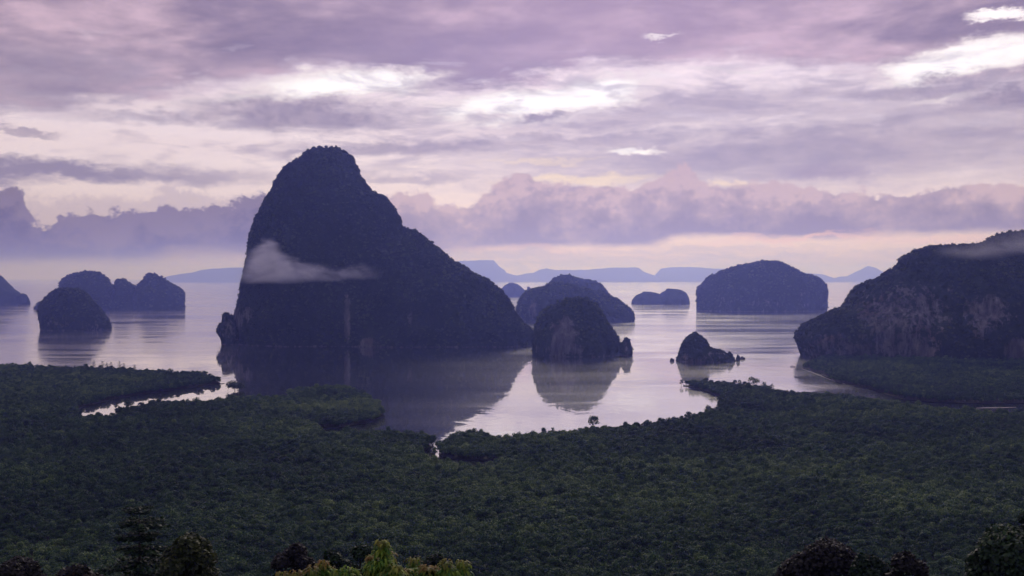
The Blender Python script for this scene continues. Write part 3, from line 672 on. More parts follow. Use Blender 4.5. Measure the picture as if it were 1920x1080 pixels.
# ------------------------------------------------------------------ trees
def tube(pts, rad, seg=6):
    pts = [np.asarray(p_, float) for p_ in pts]; V, Fc = [], []
    for i, p_ in enumerate(pts):
        d = pts[min(i + 1, len(pts) - 1)] - pts[max(i - 1, 0)]; d /= np.linalg.norm(d) + 1e-9
        u = np.cross(d, [0.31, .95, .05]); u /= np.linalg.norm(u); w = np.cross(d, u)
        for j in range(seg):
            a = 2 * math.pi * j / seg
            V.append(p_ + rad[i] * (math.cos(a) * u + math.sin(a) * w))
    for i in range(len(pts) - 1):
        for j in range(seg):
            a, b = i * seg + j, i * seg + (j + 1) % seg
            Fc.append((a, b, b + seg, a + seg))
    return V, Fc
def leaf_cards(C, Nn, size, rng, aspect=1.0, fold=.25):
    """one bent leaf spray (two quads, six corners) per centre"""
    n = len(C)
    Nn = Nn / (np.linalg.norm(Nn, axis=1, keepdims=True) + 1e-9)
    r = rng.normal(size=(n, 3)); U = np.cross(Nn, r); U /= np.linalg.norm(U, axis=1, keepdims=True) + 1e-9
    Wv = np.cross(Nn, U)
    s = (size * (.65 + .7 * rng.random(n)))[:, None]
    a, b = U * s * .5 * aspect, Wv * s * .5
    d = Nn * s * fold
    jit = lambda: 1 + .5 * (rng.random((n, 1)) - .5)
    V = np.stack([C - a * .45 * jit() - b - d, C + a * .45 * jit() - b - d, C - a * jit(), C + a * jit(), C - a * .35 * jit() + b - d, C + a * .35 * jit() + b - d], 1)
    o = np.arange(n)[:, None] * 6
    Fc = np.concatenate([o + np.array([[0, 1, 3, 2]]), o + np.array([[2, 3, 5, 4]])], 0)
    return V.reshape(-1, 3), Fc
def crown_points(n, R, hz, zc, lobes, rng, lobe_r=.42, up=.5, squash=1.0):
    """leaf positions on lumpy lobes spread through an ellipsoid crown"""
    L = []
    for i in range(lobes):
        t = 2 * math.pi * (i * .618 + rng.random() * .25); u = rng.random()
        zz = -.45 + 1.4 * u; rr = math.sqrt(max(.05, 1 - min(zz, 1) ** 2)) * (.35 + .4 * rng.random())
        L.append((R * rr * math.cos(t), R * rr * math.sin(t), zc + hz * .68 * zz, R * lobe_r * (.7 + .65 * rng.random())))
    L = np.array(L)
    w = L[:, 3] ** 2; pick = rng.choice(len(L), n, p=w / w.sum())
    D_ = rng.normal(size=(n, 3)); D_[:, 2] = np.abs(D_[:, 2]) * .9 - .45 * rng.random(n); D_ /= np.linalg.norm(D_, axis=1, keepdims=True)
    rad = L[pick, 3] * (.55 + .5 * rng.random(n) ** .5)
    C = L[pick, :3] + D_ * rad[:, None] * np.array([1, 1, squash])
    Nn = D_ * .6 + np.array([0, 0, up]) + rng.normal(size=(n, 3)) * .45
    return C, Nn
def mangrove_mesh(seed, n=430, R=3.1, size=.62):
    rng = np.random.default_rng(seed)
    C, Nn = crown_points(n, R, 4.2, 4.3, 11, rng, .44)
    # ragged leader shoots on top
    k_ = 26; t = rng.random(k_) * 6.28; rr = R * .5 * rng.random(k_)
    C = np.vstack([C, np.stack([rr * np.cos(t), rr * np.sin(t), 6.3 + 1.3 * rng.random(k_)], 1)]); Nn = np.vstack([Nn, rng.normal(size=(k_, 3)) + [0, 0, .4]])
    V, Fc = leaf_cards(C, Nn, size, rng)
    Vt, Ft = tube([(0, 0, -.3), (.15, .1, 2.2), (-.1, .2, 4.8), (0, 0, 6.6)], [.22, .17, .12, .04], 5)
    for a in range(4):                       # stilt roots
        t = a * 1.57 + rng.random(); v2, f2 = tube([(0, 0, 1.5), (.7 * math.cos(t), .7 * math.sin(t), .9), (1.15 * math.cos(t), 1.15 * math.sin(t), -.3)], [.07, .06, .05], 4)
        Ft += [tuple(i + len(Vt) for i in f) for f in f2]; Vt += v2
    off = len(V); allV = np.vstack([V, np.array(Vt)])
    return allV, [tuple(f) for f in Fc.tolist()] + [tuple(i + off for i in f) for f in Ft], [0] * len(Fc) + [1] * len(Ft)

# mangrove positions
def scatter(poly, bands, rng, margin=1.12):
    X_, Y_ = [], []
    for d0, d1, sp in bands:
        hw = d1 * 960 / F * margin + 10
        xs = np.arange(-hw, hw, sp); ys = np.arange(d0, d1, sp * .9)
        gx_, gy_ = np.meshgrid(xs, ys)
        gx_ = gx_ + (np.arange(len(ys)) % 2)[:, None] * sp * .5
        x = (gx_ + rng.uniform(-.42, .42, gx_.shape) * sp).ravel(); y = (gy_ + rng.uniform(-.42, .42, gy_.shape) * sp).ravel()
        q_ = inside(poly, x + rng.normal(size=len(x)) * 1.7, y + rng.normal(size=len(x)) * 2.2) & (np.abs(x) < y * 960 / F * margin + 8)
        X_.append(x[q_]); Y_.append(y[q_])
    return np.concatenate(X_), np.concatenate(Y_)
rng = np.random.default_rng(5)
mx_, my_ = scatter(NEAR, [(338, 470, 2.95), (470, 720, 2.9), (720, 1000, 3.5), (1000, 1500, 4.5)], rng)
ex_, ey_ = scatter(EAST, [(860, 1100, 4.3), (1100, 1420, 5.2)], rng, 1.08)
def tree_props(x, y, rng):
    P3 = np.stack([x, y, x * 0], 1)
    hv = fbm(P3 / 60.0, 77, 4, .55); gap_ = fbm(P3 / 22.0, 78, 3, .6)
    h = 1 + .50 * hv + .13 * gap_ + rng.normal(size=len(x)) * .13
    h = h + (rng.random(len(x)) < .05) * .45
    s = np.clip(h, .42, 1.7)
    w = np.clip(s, .7, 1.45) * rng.uniform(.75, 1.3, len(x))
    return np.stack([w * .58, w * .58, s * .60], 1)
near_scl = tree_props(mx_, my_, rng); east_scl = tree_props(ex_, ey_, rng)
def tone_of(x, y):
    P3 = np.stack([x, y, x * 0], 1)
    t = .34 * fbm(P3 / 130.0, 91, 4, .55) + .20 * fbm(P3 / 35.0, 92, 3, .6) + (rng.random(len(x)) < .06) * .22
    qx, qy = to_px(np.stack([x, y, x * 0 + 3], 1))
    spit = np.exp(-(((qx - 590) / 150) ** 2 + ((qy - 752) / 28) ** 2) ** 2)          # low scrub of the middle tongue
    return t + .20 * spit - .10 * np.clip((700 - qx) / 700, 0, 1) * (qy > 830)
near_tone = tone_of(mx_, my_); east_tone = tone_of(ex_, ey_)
PROTO = []
for s_ in range(5):
    V, Fc, mi = mangrove_mesh((210, 211, 212, 237, 214)[s_], n=520 + 30 * s_, R=2.9 + .15 * s_, size=.54)
    o = mesh_obj('mangrove_tree', V, Fc, [M['mangrove'], M['bark']], mat_idx=mi)
    PROTO.append(o)
# the nearest ones one can tell apart: individuals
px_, py_ = to_px(np.stack([mx_, my_, 7.0 * near_scl[:, 2]], 1))
vis = np.where((px_ > -10) & (px_ < 1930) & (py_ < 1079) & (py_ > 500))[0]
ind = vis[np.argsort(my_[vis])][:285]
MG = 'mangroves in the nearest rows of the forest below the viewpoint'
ML = 'dark green bushy mangrove tree in the nearest rows at the foot of the hill'
for n_i, i in enumerate(ind):
    o = PROTO[n_i] if n_i < 5 else PROTO[n_i % 5].copy()
    if n_i >= 5: COL.objects.link(o)
    o.location = (mx_[i], my_[i], max(.3, float(hill_z(mx_[i], my_[i])) if my_[i] < 325 else .3)); o.rotation_euler = (0, 0, rng.random() * 6.28)
    o.scale = near_scl[i]
    tag(o, ML, 'mangrove tree', MG)

def instancer(name, pts, rot, scl, proto_idx, protos, parent=None, loc=(0, 0, 0), tone=None):
    me = bpy.data.meshes.new(name); me.vertices.add(len(pts)); me.vertices.foreach_set('co', np.asarray(pts, np.float32).ravel())
    a = me.attributes.new('rot', 'FLOAT_VECTOR', 'POINT'); a.data.foreach_set('vector', np.asarray(rot, np.float32).ravel())
    a = me.attributes.new('scl', 'FLOAT_VECTOR', 'POINT'); a.data.foreach_set('vector', np.asarray(scl, np.float32).ravel())
    a = me.attributes.new('tone', 'FLOAT', 'POINT'); a.data.foreach_set('value', np.zeros(len(pts), np.float32) if tone is None else np.asarray(tone, np.float32))
    a = me.attributes.new('pid', 'INT', 'POINT'); a.data.foreach_set('value', np.asarray(proto_idx, np.int32))
    o = bpy.data.objects.new(name, me); COL.objects.link(o); o.location = loc
    if parent: o.parent = parent
    gt = bpy.data.node_groups.new(name, 'GeometryNodeTree')
    gt.interface.new_socket('Geometry', in_out='INPUT', socket_type='NodeSocketGeometry')
    gt.interface.new_socket('Geometry', in_out='OUTPUT', socket_type='NodeSocketGeometry')
    N_ = gt.nodes; Lk = gt.links
    gi, go = N_.new('NodeGroupInput'), N_.new('NodeGroupOutput')
    g2i = N_.new('GeometryNodeGeometryToInstance')
    for p_ in reversed(protos):
        oi = N_.new('GeometryNodeObjectInfo'); oi.inputs['Object'].default_value = p_; oi.transform_space = 'ORIGINAL'
        Lk.new(oi.outputs['Geometry'], g2i.inputs[0])
    iop = N_.new('GeometryNodeInstanceOnPoints')
    Lk.new(gi.outputs[0], iop.inputs['Points']); Lk.new(g2i.outputs[0], iop.inputs['Instance'])
    iop.inputs['Pick Instance'].default_value = True
    def na(nm, ty):
        n = N_.new('GeometryNodeInputNamedAttribute'); n.data_type = ty; n.inputs['Name'].default_value = nm
        return [s_ for s_ in n.outputs if s_.enabled and s_.name == 'Attribute'][0]
    Lk.new(na('pid', 'INT'), iop.inputs['Instance Index'])
    e2r = N_.new('FunctionNodeEulerToRotation'); Lk.new(na('rot', 'FLOAT_VECTOR'), e2r.inputs[0]); Lk.new(e2r.outputs[0], iop.inputs['Rotation'])
    Lk.new(na('scl', 'FLOAT_VECTOR'), iop.inputs['Scale'])
    Lk.new(iop.outputs[0], go.inputs[0])
    md = o.modifiers.new('instances', 'NODES'); md.node_group = gt
    return o
rest = np.setdiff1d(np.arange(len(mx_)), ind)
rest = rest[my_[rest] > my_[ind].min()]
def yaw(n, rng): return np.stack([rng.normal(size=n) * .06, rng.normal(size=n) * .06, rng.random(n) * 6.28], 1)
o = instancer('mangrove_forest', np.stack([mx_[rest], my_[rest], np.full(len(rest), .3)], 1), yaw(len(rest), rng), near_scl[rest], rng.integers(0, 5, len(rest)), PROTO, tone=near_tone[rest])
tag(o, 'dense dark mangrove forest covering the near flats and the spits around the bay', 'forest', kind='stuff')
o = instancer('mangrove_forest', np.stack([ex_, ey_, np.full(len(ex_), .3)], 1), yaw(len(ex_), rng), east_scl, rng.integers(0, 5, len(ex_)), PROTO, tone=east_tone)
tag(o, 'dark mangrove forest at the foot of the right headland across the creek', 'forest', kind='stuff')
hx_, hy_ = [], []
for yy in np.arange(38, 338, 4.2):
    xs = np.arange(-yy * .6 - 70, yy * .6 + 70, 4.4); hx_.append(xs + rng.uniform(-1.8, 1.8, len(xs))); hy_.append(yy + rng.uniform(-1.8, 1.8, len(xs)))
hx_, hy_ = np.concatenate(hx_), np.concatenate(hy_)
hs_ = rng.uniform(.5, .72, len(hx_))
o = instancer('slope_forest', np.stack([hx_, hy_, hill_z(hx_, hy_)], 1), yaw(len(hx_), rng), np.stack([hs_ * 1.15, hs_ * 1.15, hs_], 1), rng.integers(0, 5, len(hx_)), PROTO, tone=rng.normal(size=len(hx_)) * .1 - .12)
tag(o, 'dark scrub forest covering the slope right below the viewpoint', 'forest', kind='stuff')
print('mangroves', len(rest), len(ex_), 'individual y', my_[ind].min(), my_[ind].max())

# cover of the islands: bushes rooted on the rock
def shrub_mesh(seed):
    rng = np.random.default_rng(seed)
    C, Nn = crown_points(150, 1.0, 1.0, .2, 7, rng, .46, .4)
    return leaf_cards(C, Nn, .34, rng)
cover_protos = []
for root, lofts, (sp, sc_), (cx, cy) in ISLAND_SCATTER:
    if not cover_protos:
        pass
    pts, nn = [], []
    for d in lofts:
        V, N, rk = d['V'], d['N'], d['rock']
        Fq = d['F']; A, B, Cc, Dd = V[Fq[:, 0]], V[Fq[:, 1]], V[Fq[:, 2]], V[Fq[:, 3]]
        area = .5 * (np.linalg.norm(np.cross(B - A, Cc - A), axis=1) + np.linalg.norm(np.cross(Cc - A, Dd - A), axis=1))
        rkf = rk[Fq].mean(1); nf = N[Fq].mean(1); ctr = (A + Cc) / 2
        wgt = area * np.clip(1 - 1.25 * rkf, 0, 1) * (nf[:, 1] < .55) * (ctr[:, 2] > 1.2)
        n = int(wgt.sum() / (sp * sp * .42))
        pk = rng.choice(len(wgt), n, p=wgt / wgt.sum()); u, v_ = rng.random((n, 1)), rng.random((n, 1))
        Q = (A[pk] * (1 - u) + B[pk] * u) * (1 - v_) + (Dd[pk] * (1 - u) + Cc[pk] * u) * v_
        pts.append(Q); nn.append(nf[pk])
    Q = np.vstack(pts); NN = np.vstack(nn)
    s_ = sc_ * rng.uniform(.55, 1.25, len(Q)) * 2.6
    Q = Q - NN * (s_ * .25)[:, None] + np.array([0, 0, .2]) * s_[:, None]
    if not cover_protos:
        # the cover's own bush shapes: the first few bushes of the tallest island are real meshes
        for j in range(4):
            V, Fc = shrub_mesh(300 + j)
            b = mesh_obj('bush', V, Fc, M['island_leaf'], root); b.location = Q[j] - np.array([cx, cy, 0]); b.scale = [s_[j]] * 3
            cover_protos.append(b)
    o = instancer('tree_cover', Q - np.array([cx, cy, 0]), yaw(len(Q), rng), np.stack([s_, s_, s_ * rng.uniform(.8, 1.2, len(Q))], 1), rng.integers(0, 4, len(Q)), cover_protos, root, tone=.60 * fbm(Q / np.array([30.0, 30.0, 48.0]), 93, 4, .6) + rng.normal(size=len(Q)) * .12)
    o['kind'] = 'stuff'
    print(root.name, 'cover', len(Q))

# ------------------------------------------------------------------ single trees
def big_tree(name, label, x, y_top, D, width_px, mat, n, size, seed, cat='tree', group=None, tall=None, kind='round', gz=None, frac=.62):
    rng = np.random.default_rng(seed)
    top = at_depth(x, y_top, D); R = width_px / 2 * D / F
    g = float(hill_z(top[0], D)) if gz is None else gz
    h = top[2] - g
    root = empty(name, (top[0], D, g)); tag(root, label, cat, group)
    cz = min(h * frac, tall if tall else R * 2.2)                      # crown height
    zc = h - cz * .52
    if kind == 'tiers':
        Cs, Ns, limbs = [], [], []
        m_t = 9
        for i in range(m_t):
            f_ = i / (m_t - 1); z_ = h - cz * (.03 + .95 * f_); rr = R * (.42 + .72 * f_ ** .6) * rng.uniform(.75, 1.2)
            for b in range(5):
                t = b * 1.2566 + i * .9 + rng.random() * .5; ln = rr * rng.uniform(.45, 1.3); kq = int(n / (m_t * 5))
                s_ = rng.random(kq) ** .7
                c = np.stack([s_ * ln * math.cos(t), s_ * ln * math.sin(t), z_ - .16 * ln * s_ + .10 * ln * s_ ** 2], 1)
                c += rng.normal(size=(kq, 3)) * np.array([.14, .14, .05]) * rr
                Cs.append(c); Ns.append(rng.normal(size=(kq, 3)) * .35 + [0, 0, 1])
                limbs.append(((0, 0, z_), (.5 * ln * math.cos(t), .5 * ln * math.sin(t), z_ - .06 * ln), (ln * math.cos(t), ln * math.sin(t), z_ - .06 * ln)))
        C, Nn = np.vstack(Cs), np.vstack(Ns)
    else:
        C, Nn = crown_points(n, R, cz * .56, zc, 16, rng, .36) if frac < 1 else crown_points(n, R, h * .62, h * .46, 18, rng, .40)
        limbs = [((0, 0, zc - cz * .45), (R * .3 * math.cos(t), R * .3 * math.sin(t), zc - cz * .1), (R * .65 * math.cos(t), R * .65 * math.sin(t), zc + cz * .2)) for t in np.arange(7) * .9]
    V, Fc = leaf_cards(C, Nn, size, rng, 1.0)
    mesh_obj('crown', V, Fc, M[mat], root)
    Vt, Ft = tube([(0, 0, -.6), (.1, .05, h * .3), (-.08, .1, h * .6), (0, 0, h * .96)], [.022 * h, .017 * h, .012 * h, .01], 8)
    for lb_ in limbs:
        v2, f2 = tube(lb_, [.006 * h, .004 * h, .002 * h], 5); Ft += [tuple(i + len(Vt) for i in f) for f in f2]; Vt += v2
    mesh_obj('trunk', np.array(Vt), Ft, M['bark'], root, smooth=True)
    return root
HG = 'trees on the slope just below the viewpoint'
big_tree('tiered_tree', 'tall dark tiered tree rising at the lower left of the view', 262, 948, 100, 128, 'dark_leaf', 9000, .34, 1, group=HG, tall=12, kind='tiers')
big_tree('round_tree', 'round olive tree right beside the tall dark tiered tree', 350, 992, 84, 125, 'olive_leaf', 6500, .26, 2, group=HG, tall=7)
big_tree('dark_bush', 'dark purplish tree in front of the mangroves, left of the bright yellow-green saplings', 548, 1010, 86, 90, 'purple_leaf', 3800, .27, 3, group=HG, tall=6)
big_tree('dark_bush', 'dark rounded tree right behind the reddish sapling tips', 628, 1018, 80, 75, 'dark_leaf', 3200, .25, 4, group=HG, tall=6)
big_tree('dark_bush', 'dark low tree behind the tallest yellow-green sapling', 676, 1012, 76, 62, 'dark_leaf', 2800, .24, 5, group=HG, tall=5)
big_tree('dark_bush', 'dark crown low between the two right-hand saplings', 812, 1030, 72, 80, 'dark_leaf', 3000, .24, 6, group=HG, tall=5)
big_tree('leafy_tree', 'large dark leafy tree cut off by the right edge of the view', 1900, 982, 62, 200, 'dark_leaf', 9000, .24, 7, group=HG, tall=9)
big_tree('leafy_tree', 'slim dark tree behind the large one at the right edge of the view', 1922, 948, 90, 62, 'dark_leaf', 2600, .28, 8, group=HG, tall=7)
big_tree('dark_bush', 'widest dark tree at the lower right with a few rusty tips', 1540, 1010, 78, 170, 'purple_leaf', 7000, .27, 9, group=HG, tall=7)
big_tree('dark_bush', 'dark tree between the widest dark one and the rusty leaved one at lower right', 1630, 1026, 74, 90, 'dark_leaf', 3600, .25, 10, group=HG, tall=6)
big_tree('dark_bush', 'dark tree with rusty leaf tips left of the large tree at the right edge', 1706, 1030, 72, 110, 'purple_leaf', 3800, .25, 11, group=HG, tall=6)
big_tree('dark_bush', 'dark tree low in the lower left corner of the view', 30, 1044, 76, 120, 'purple_leaf', 4000, .27, 12, group=HG, tall=6)
big_tree('dark_bush', 'low dark tree between the lower left corner and the tall tiered tree', 150, 1054, 72, 110, 'purple_leaf', 3600, .26, 13, group=HG, tall=6)

# shore trees, far down
SG = 'single trees standing out along the shore'
def shore_tree(label, x, y_top, y_base, w, seed, mat='mangrove', kind='round', n=420, name='shore_tree', frac=.84):
    b = at_z(x, y_base, .3); D = b[1]
    return big_tree(name, label, x, y_top, D, w, mat, n, .75, seed, group=SG, kind=kind, gz=.3, tall=(y_base - y_top) * D / F * 1.1, frac=frac)
shore_tree('small round mangrove standing alone in the water off the tip of the left spit', 440, 716, 732, 31, 31, n=1500, name='mangrove_tree', frac=1.0, mat='dark_leaf')
shore_tree('lone tree sticking up from the near edge of the bay', 1113, 780, 809, 26, 32, n=420)
shore_tree('bushy tree poking above the far edge of the right spit', 1413, 706, 730, 24, 33, n=380)
shore_tree('low tree just right of the bushy one on the right spit', 1432, 715, 733, 15, 34, n=180)
shore_tree('thin sparse tree just left of the bushy one on the right spit', 1388, 711, 728, 13, 35, n=90)
shore_tree('small sparse tree farther right along the right spit', 1447, 718, 735, 11, 36, n=80)
shore_tree('thin twiggy tree on the near edge of the bay', 1037, 798, 819, 9, 37, n=45)
shore_tree('leaning leafy tree overhanging the left creek', 222, 758, 786, 19, 38, n=160)
for j, (x, yt) in enumerate([(176, 679), (192, 680), (200, 683), (208, 682), (224, 680), (232, 684), (252, 687)]):
    r = shore_tree('thin spiky tree poking above the rim of the left spit', x, yt - 3, 698 + (x - 176) * .08, 11, 50 + j, kind='tiers', n=200, name='spiky_tree')
    r['group'] = 'spiky trees along the rim of the left spit'
for r, l in zip([o for o in COL.objects if o.name.startswith('spiky_tree')], [
    'leftmost thin spiky tree on the rim of the left spit', 'second thin spiky tree from the left on the rim of the left spit', 'third thin spiky tree from the left on the rim of the left spit',
    'middle one of the seven thin spiky trees on the left spit rim', 'third thin spiky tree from the right on the left spit rim', 'second thin spiky tree from the right on the left spit rim',
    'rightmost thin spiky tree on the rim of the left spit']): r['label'] = l

# saplings with drooping young leaves, close to the viewpoint
def sapling(label, D, shoots, seed, tipmix):
    rng = np.random.default_rng(seed)
    c0 = at_depth(np.mean([s_[0] for s_ in shoots]), 1100, D); g = float(hill_z(c0[0], D))
    root = empty('sapling', (c0[0], D, g)); tag(root, label, 'sapling', 'young trees with fresh drooping leaves at the bottom edge')
    VV, FF, TT, off = [], [], [], 0
    Vt, Ft = [], []
    joint = np.array([0, 0, max(1.0, c0[2] - g - 1.4)])
    v2, f2 = tube([(0, 0, -.4), (.08, .05, joint[2] * .5), joint], [.09, .07, .05], 7); Vt += v2; Ft += f2
    for (x, y, w, tip) in shoots:
        t_ = at_depth(x, y, D + rng.uniform(-.5, .5)) - np.array([c0[0], D, g])
        v2, f2 = tube([joint, (joint + t_) / 2 + np.array([0, 0, -.15]), t_ - np.array([0, 0, .05])], [.035, .022, .006], 6)
        Ft += [tuple(i + len(Vt) for i in f) for f in f2]; Vt += v2
        R = .8 * w * D / F / 2
        n = 330
        f_ = rng.random(n) ** .8                                        # 0 at the tip, 1 low
        ang = rng.random(n) * 6.283; ln = .085 + .055 * rng.random(n)
        base = np.stack([.02 * np.cos(ang) + rng.normal(size=n) * .05 * (.3 + f_), .02 * np.sin(ang) + rng.normal(size=n) * .05 * (.3 + f_), -f_ * R * 3.4], 1) + t_
        out_ = np.stack([np.cos(ang), np.sin(ang), np.zeros(n)], 1)
        reach = ((R * .35 + R * .8 * f_) * (.3 + .9 * rng.random(n)))[:, None]
        p0 = base + out_ * reach * .55
        d1 = out_ * .75 + np.array([0, 0, .35]) + rng.normal(size=(n, 3)) * .25; d2 = out_ * .75 + np.array([0, 0, -.6]) + rng.normal(size=(n, 3)) * .3
        p1 = p0 + d1 * ln[:, None] * .4; p2 = p1 + d2 * ln[:, None] * .55; p3 = p2 + (out_ * .25 + np.array([0, 0, -1])) * ln[:, None] * .45
        sd_ = np.stack([-np.sin(ang), np.cos(ang), np.zeros(n)], 1); wv = (.016 + .012 * rng.random(n))[:, None]
        V = np.stack([p0, p1 - sd_ * wv, p1 + sd_ * wv, p2 - sd_ * wv * .9, p2 + sd_ * wv * .9, p3], 1).reshape(-1, 3)
        o_ = np.arange(n)[:, None] * 6 + off
        FF += [tuple(r) for r in np.concatenate([o_ + [[0, 1, 2]]]).tolist()] + [tuple(r) for r in (o_ + [[1, 3, 4, 2]]).tolist()] + [tuple(r) for r in (o_ + [[3, 5, 4]]).tolist()]
        VV.append(V); TT.append(np.repeat(np.clip(tip * (.85 - 2.6 * f_) + rng.normal(size=n) * .12, 0, 1), 6)); off += len(V)
    mesh_obj('foliage', np.vstack(VV), FF, M['young_leaf'], root, attrs={'tip': np.concatenate(TT)})
    mesh_obj('trunk', np.array(Vt), Ft, M['bark'], root, smooth=True)
sapling('sapling with rusty young leaves at the left end of the bright saplings', 23, [(530, 1072, 36, .7), (556, 1070, 34, .9), (585, 1062, 34, .8), (606, 1050, 36, 1.0), (618, 1064, 34, .7)], 61, .8)
sapling('short sapling with the palest yellow leaves', 22, [(634, 1068, 32, .1), (648, 1064, 30, .15), (662, 1066, 30, .2)], 62, .2)
sapling('tallest sapling, yellow-green with orange tips, at the middle of the bright saplings', 21, [(696, 1064, 38, .3), (700, 1042, 20, 1.0), (716, 1012, 40, .5), (728, 1034, 44, .75), (742, 1058, 44, .5), (722, 1062, 48, .4), (756, 1068, 30, .7)], 63, .5)
sapling('vivid green sapling with one orange tip right of the tallest one', 22, [(776, 1044, 44, .6), (768, 1066, 46, .0), (798, 1060, 34, .95), (812, 1062, 32, .95)], 64, .4)
sapling('vivid green twin-topped sapling at the right end of the bright saplings', 22, [(838, 1050, 44, .6), (852, 1068, 38, .1), (866, 1050, 42, .55), (826, 1070, 36, .3)], 65, .4)

# small boat far out off the headland
bp = at_z(1486, 688, 0)
boat = empty('boat', (bp[0], bp[1], 0)); tag(boat, 'tiny dark boat on the water left of the headland foot', 'boat')
L_ = np.linspace(-1, 1, 13); V, Fc = [], []
for t in L_:
    w = .55 * (1 - abs(t) ** 2.5) + .02; zr = .45 + .55 * abs(t) ** 3
    V += [(t * 2.6, -w, zr), (t * 2.6, -w * .6, -.1), (t * 2.6, w * .6, -.1), (t * 2.6, w, zr), (t * 2.6, w * .85, zr - .06), (t * 2.6, 0, .12), (t * 2.6, -w * .85, zr - .06)]
for i in range(12):
    for a in range(7): Fc.append((7 * i + a, 7 * i + (a + 1) % 7, 7 * i + 7 + (a + 1) % 7, 7 * i + 7 + a))
mesh_obj('hull', V, Fc, M['boat'], boat)
V, Fc = [], []
for sx in (-.9, .7):
    for sy in (-.4, .4):
        v2, f2 = tube([(sx, sy, .3), (sx, sy, 1.5)], [.04, .04], 5); Fc += [tuple(i + len(V) for i in f) for f in f2]; V += v2
mesh_obj('post', V, Fc, M['boat'], boat)
V, Fc = [], []
for t in np.linspace(-1.1, .9, 5):
    for a in np.linspace(-1, 1, 7): V += [(t, a * .55, 1.5 + .22 * (1 - a * a)), (t, a * .55, 1.54 + .22 * (1 - a * a))]
for i in range(4):
    for a in range(6):
        p0_ = 14 * i + 2 * a
        Fc += [(p0_, p0_ + 2, p0_ + 16, p0_ + 14), (p0_ + 1, p0_ + 15, p0_ + 17, p0_ + 3)]
mesh_obj('canopy', V, Fc, M['boat'], boat)

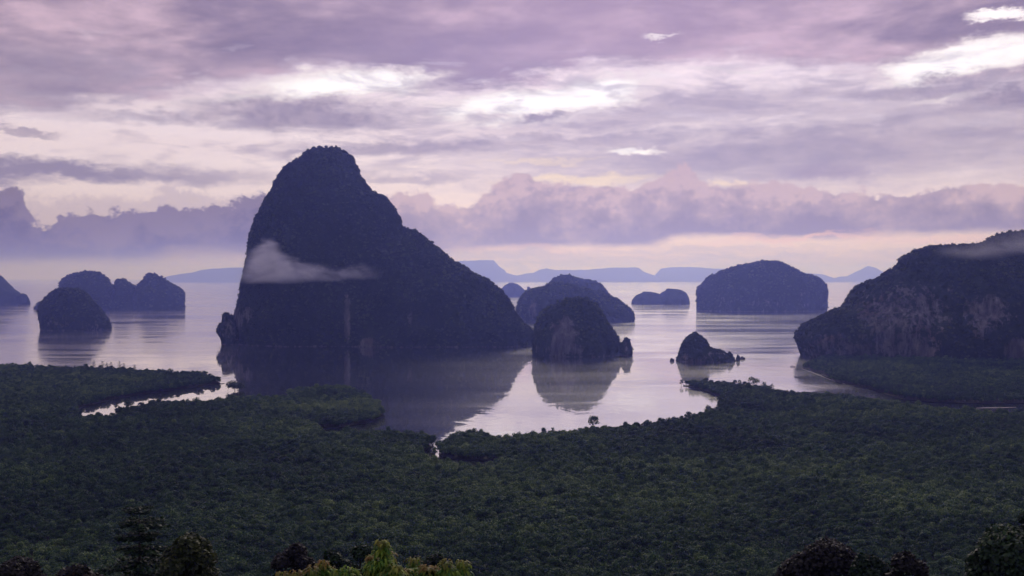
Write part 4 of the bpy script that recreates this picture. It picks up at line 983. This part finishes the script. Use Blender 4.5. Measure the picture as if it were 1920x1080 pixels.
# ------------------------------------------------------------------ mist clinging to the rock, and the air
def mist(name, label, outline_t, outline_b, D, half, dens, seed, nscale):
    """a bank of mist with soft lumpy top; its hull is a little larger than the mist inside"""
    xs = np.linspace(outline_t[0][0], outline_t[-1][0], 40)
    yt = np.interp(xs, *zip(*outline_t)); yb = np.interp(xs, *zip(*outline_b))
    V, nt = [], 16
    L0, L1 = at_depth(xs[0], 500, D)[0], at_depth(xs[-1], 500, D)[0]
    zs = []
    for x, a, b in zip(xs, yt, yb):
        T_, B_ = at_depth(x, a, D), at_depth(x, b, D); zs.append((T_[2], B_[2]))
        cz, hz = (T_[2] + B_[2]) / 2, (T_[2] - B_[2]) / 2 + 12.0
        for j in range(nt):
            t = 2 * math.pi * j / nt; V.append((T_[0], D + half * math.cos(t), cz + hz * math.sin(t)))
    Fc = [(i * nt + j, i * nt + (j + 1) % nt, (i + 1) * nt + (j + 1) % nt, (i + 1) * nt + j) for i in range(len(xs) - 1) for j in range(nt)]
    Fc += [tuple(range(nt))[::-1], tuple(range((len(xs) - 1) * nt, len(xs) * nt))]
    m_, q, out = new_mat(name)
    P = q.n.new('ShaderNodeNewGeometry').outputs['Position']
    px_s, py_s, pz_s = q.sep(P)
    zmin = min(z_[1] for z_ in zs) - 6; zmax = max(z_[0] for z_ in zs) + 6
    u = q.lin(px_s, L0, L1, 0.0, 1.0)
    sel = range(0, 40, 3)
    topc = q.lin(q.curve(u, [(i / 39, (zs[i][0] - zmin) / (zmax - zmin)) for i in sel]), 0, 1, zmin, zmax)
    botc = q.lin(q.curve(u, [(i / 39, (zs[i][1] - zmin) / (zmax - zmin)) for i in sel]), 0, 1, zmin, zmax)
    nz = q.noise(q.v('ADD', q.v('MULTIPLY', P, (.8, 1.0, 1.7)), (seed * 13.0, 0, 0)), nscale, 6, .64, .8)
    nn_ = q.m('MULTIPLY', q.m('SUBTRACT', nz, .5), 46.0)
    a = q.smooth(q.m('ADD', q.m('SUBTRACT', topc, pz_s), nn_), -3.0, 20.0)
    b = q.smooth(q.m('ADD', q.m('SUBTRACT', pz_s, botc), q.m('MULTIPLY', nn_, .25)), -4.0, 9.0)
    dd = q.m('DIVIDE', q.m('SUBTRACT', py_s, D), half); c = q.smooth(q.m('ABSOLUTE', dd), 1.0, .2)
    ends = q.m('MULTIPLY', q.smooth(u, 0.0, .14), q.smooth(u, 1.0, .7))
    den = q.m('MULTIPLY', q.m('MULTIPLY', a, b), q.m('MULTIPLY', q.m('MULTIPLY', c, ends), q.lin(nz, .32, .68, .15 * dens, 1.8 * dens)))
    vs = q.n.new('ShaderNodeVolumeScatter'); vs.inputs['Color'].default_value = (.86, .86, 1, 1); vs.inputs['Anisotropy'].default_value = .3
    q.l.new(den, vs.inputs['Density']); q.l.new(vs.outputs[0], out.inputs['Volume'])
    o = mesh_obj(name, V, Fc, m_); tag(o, label, 'mist', kind='stuff'); return o
mist('mist', 'pale mist band lying across the lower left face of the tallest island',
     [(438, 508), (462, 484), (485, 462), (503, 452), (522, 465), (555, 487), (600, 501), (640, 507), (665, 502), (690, 501), (725, 513)],
     [(438, 530), (500, 529), (560, 527), (610, 525), (650, 521), (725, 520)], 1490, 36, .044, 1, .034)
mist('mist', 'faint veil of mist drifting over the top of the right headland',
     [(1740, 468), (1790, 458), (1830, 450), (1860, 438), (1900, 430), (1960, 425), (2050, 425)],
     [(1740, 476), (1790, 480), (1850, 488), (1900, 478), (1960, 470), (2050, 470)], 1300, 40, .009, 4, .03)

m_, q, out = new_mat('haze_air')
pv = q.n.new('ShaderNodeVolumePrincipled')
pv.inputs['Color'].default_value = (*HAZE_COLOR, 1); pv.inputs['Density'].default_value = HAZE_DENS; pv.inputs['Anisotropy'].default_value = HAZE_G
pv.inputs['Absorption Color'].default_value = (1, 1, 1, 1)
q.l.new(pv.outputs[0], out.inputs['Volume'])
z0_, z1_ = -6.0, 455.0
bx = [(sx * BOX, y_, z_) for z_ in (z0_, z1_) for y_ in (-3050.0, BOX) for sx in (-1, 1)]
hz_ = mesh_obj('haze', bx, [(0, 2, 3, 1), (4, 5, 7, 6), (0, 1, 5, 4), (2, 6, 7, 3), (0, 4, 6, 2), (1, 3, 7, 5)], m_)
hz_['kind'] = 'stuff'
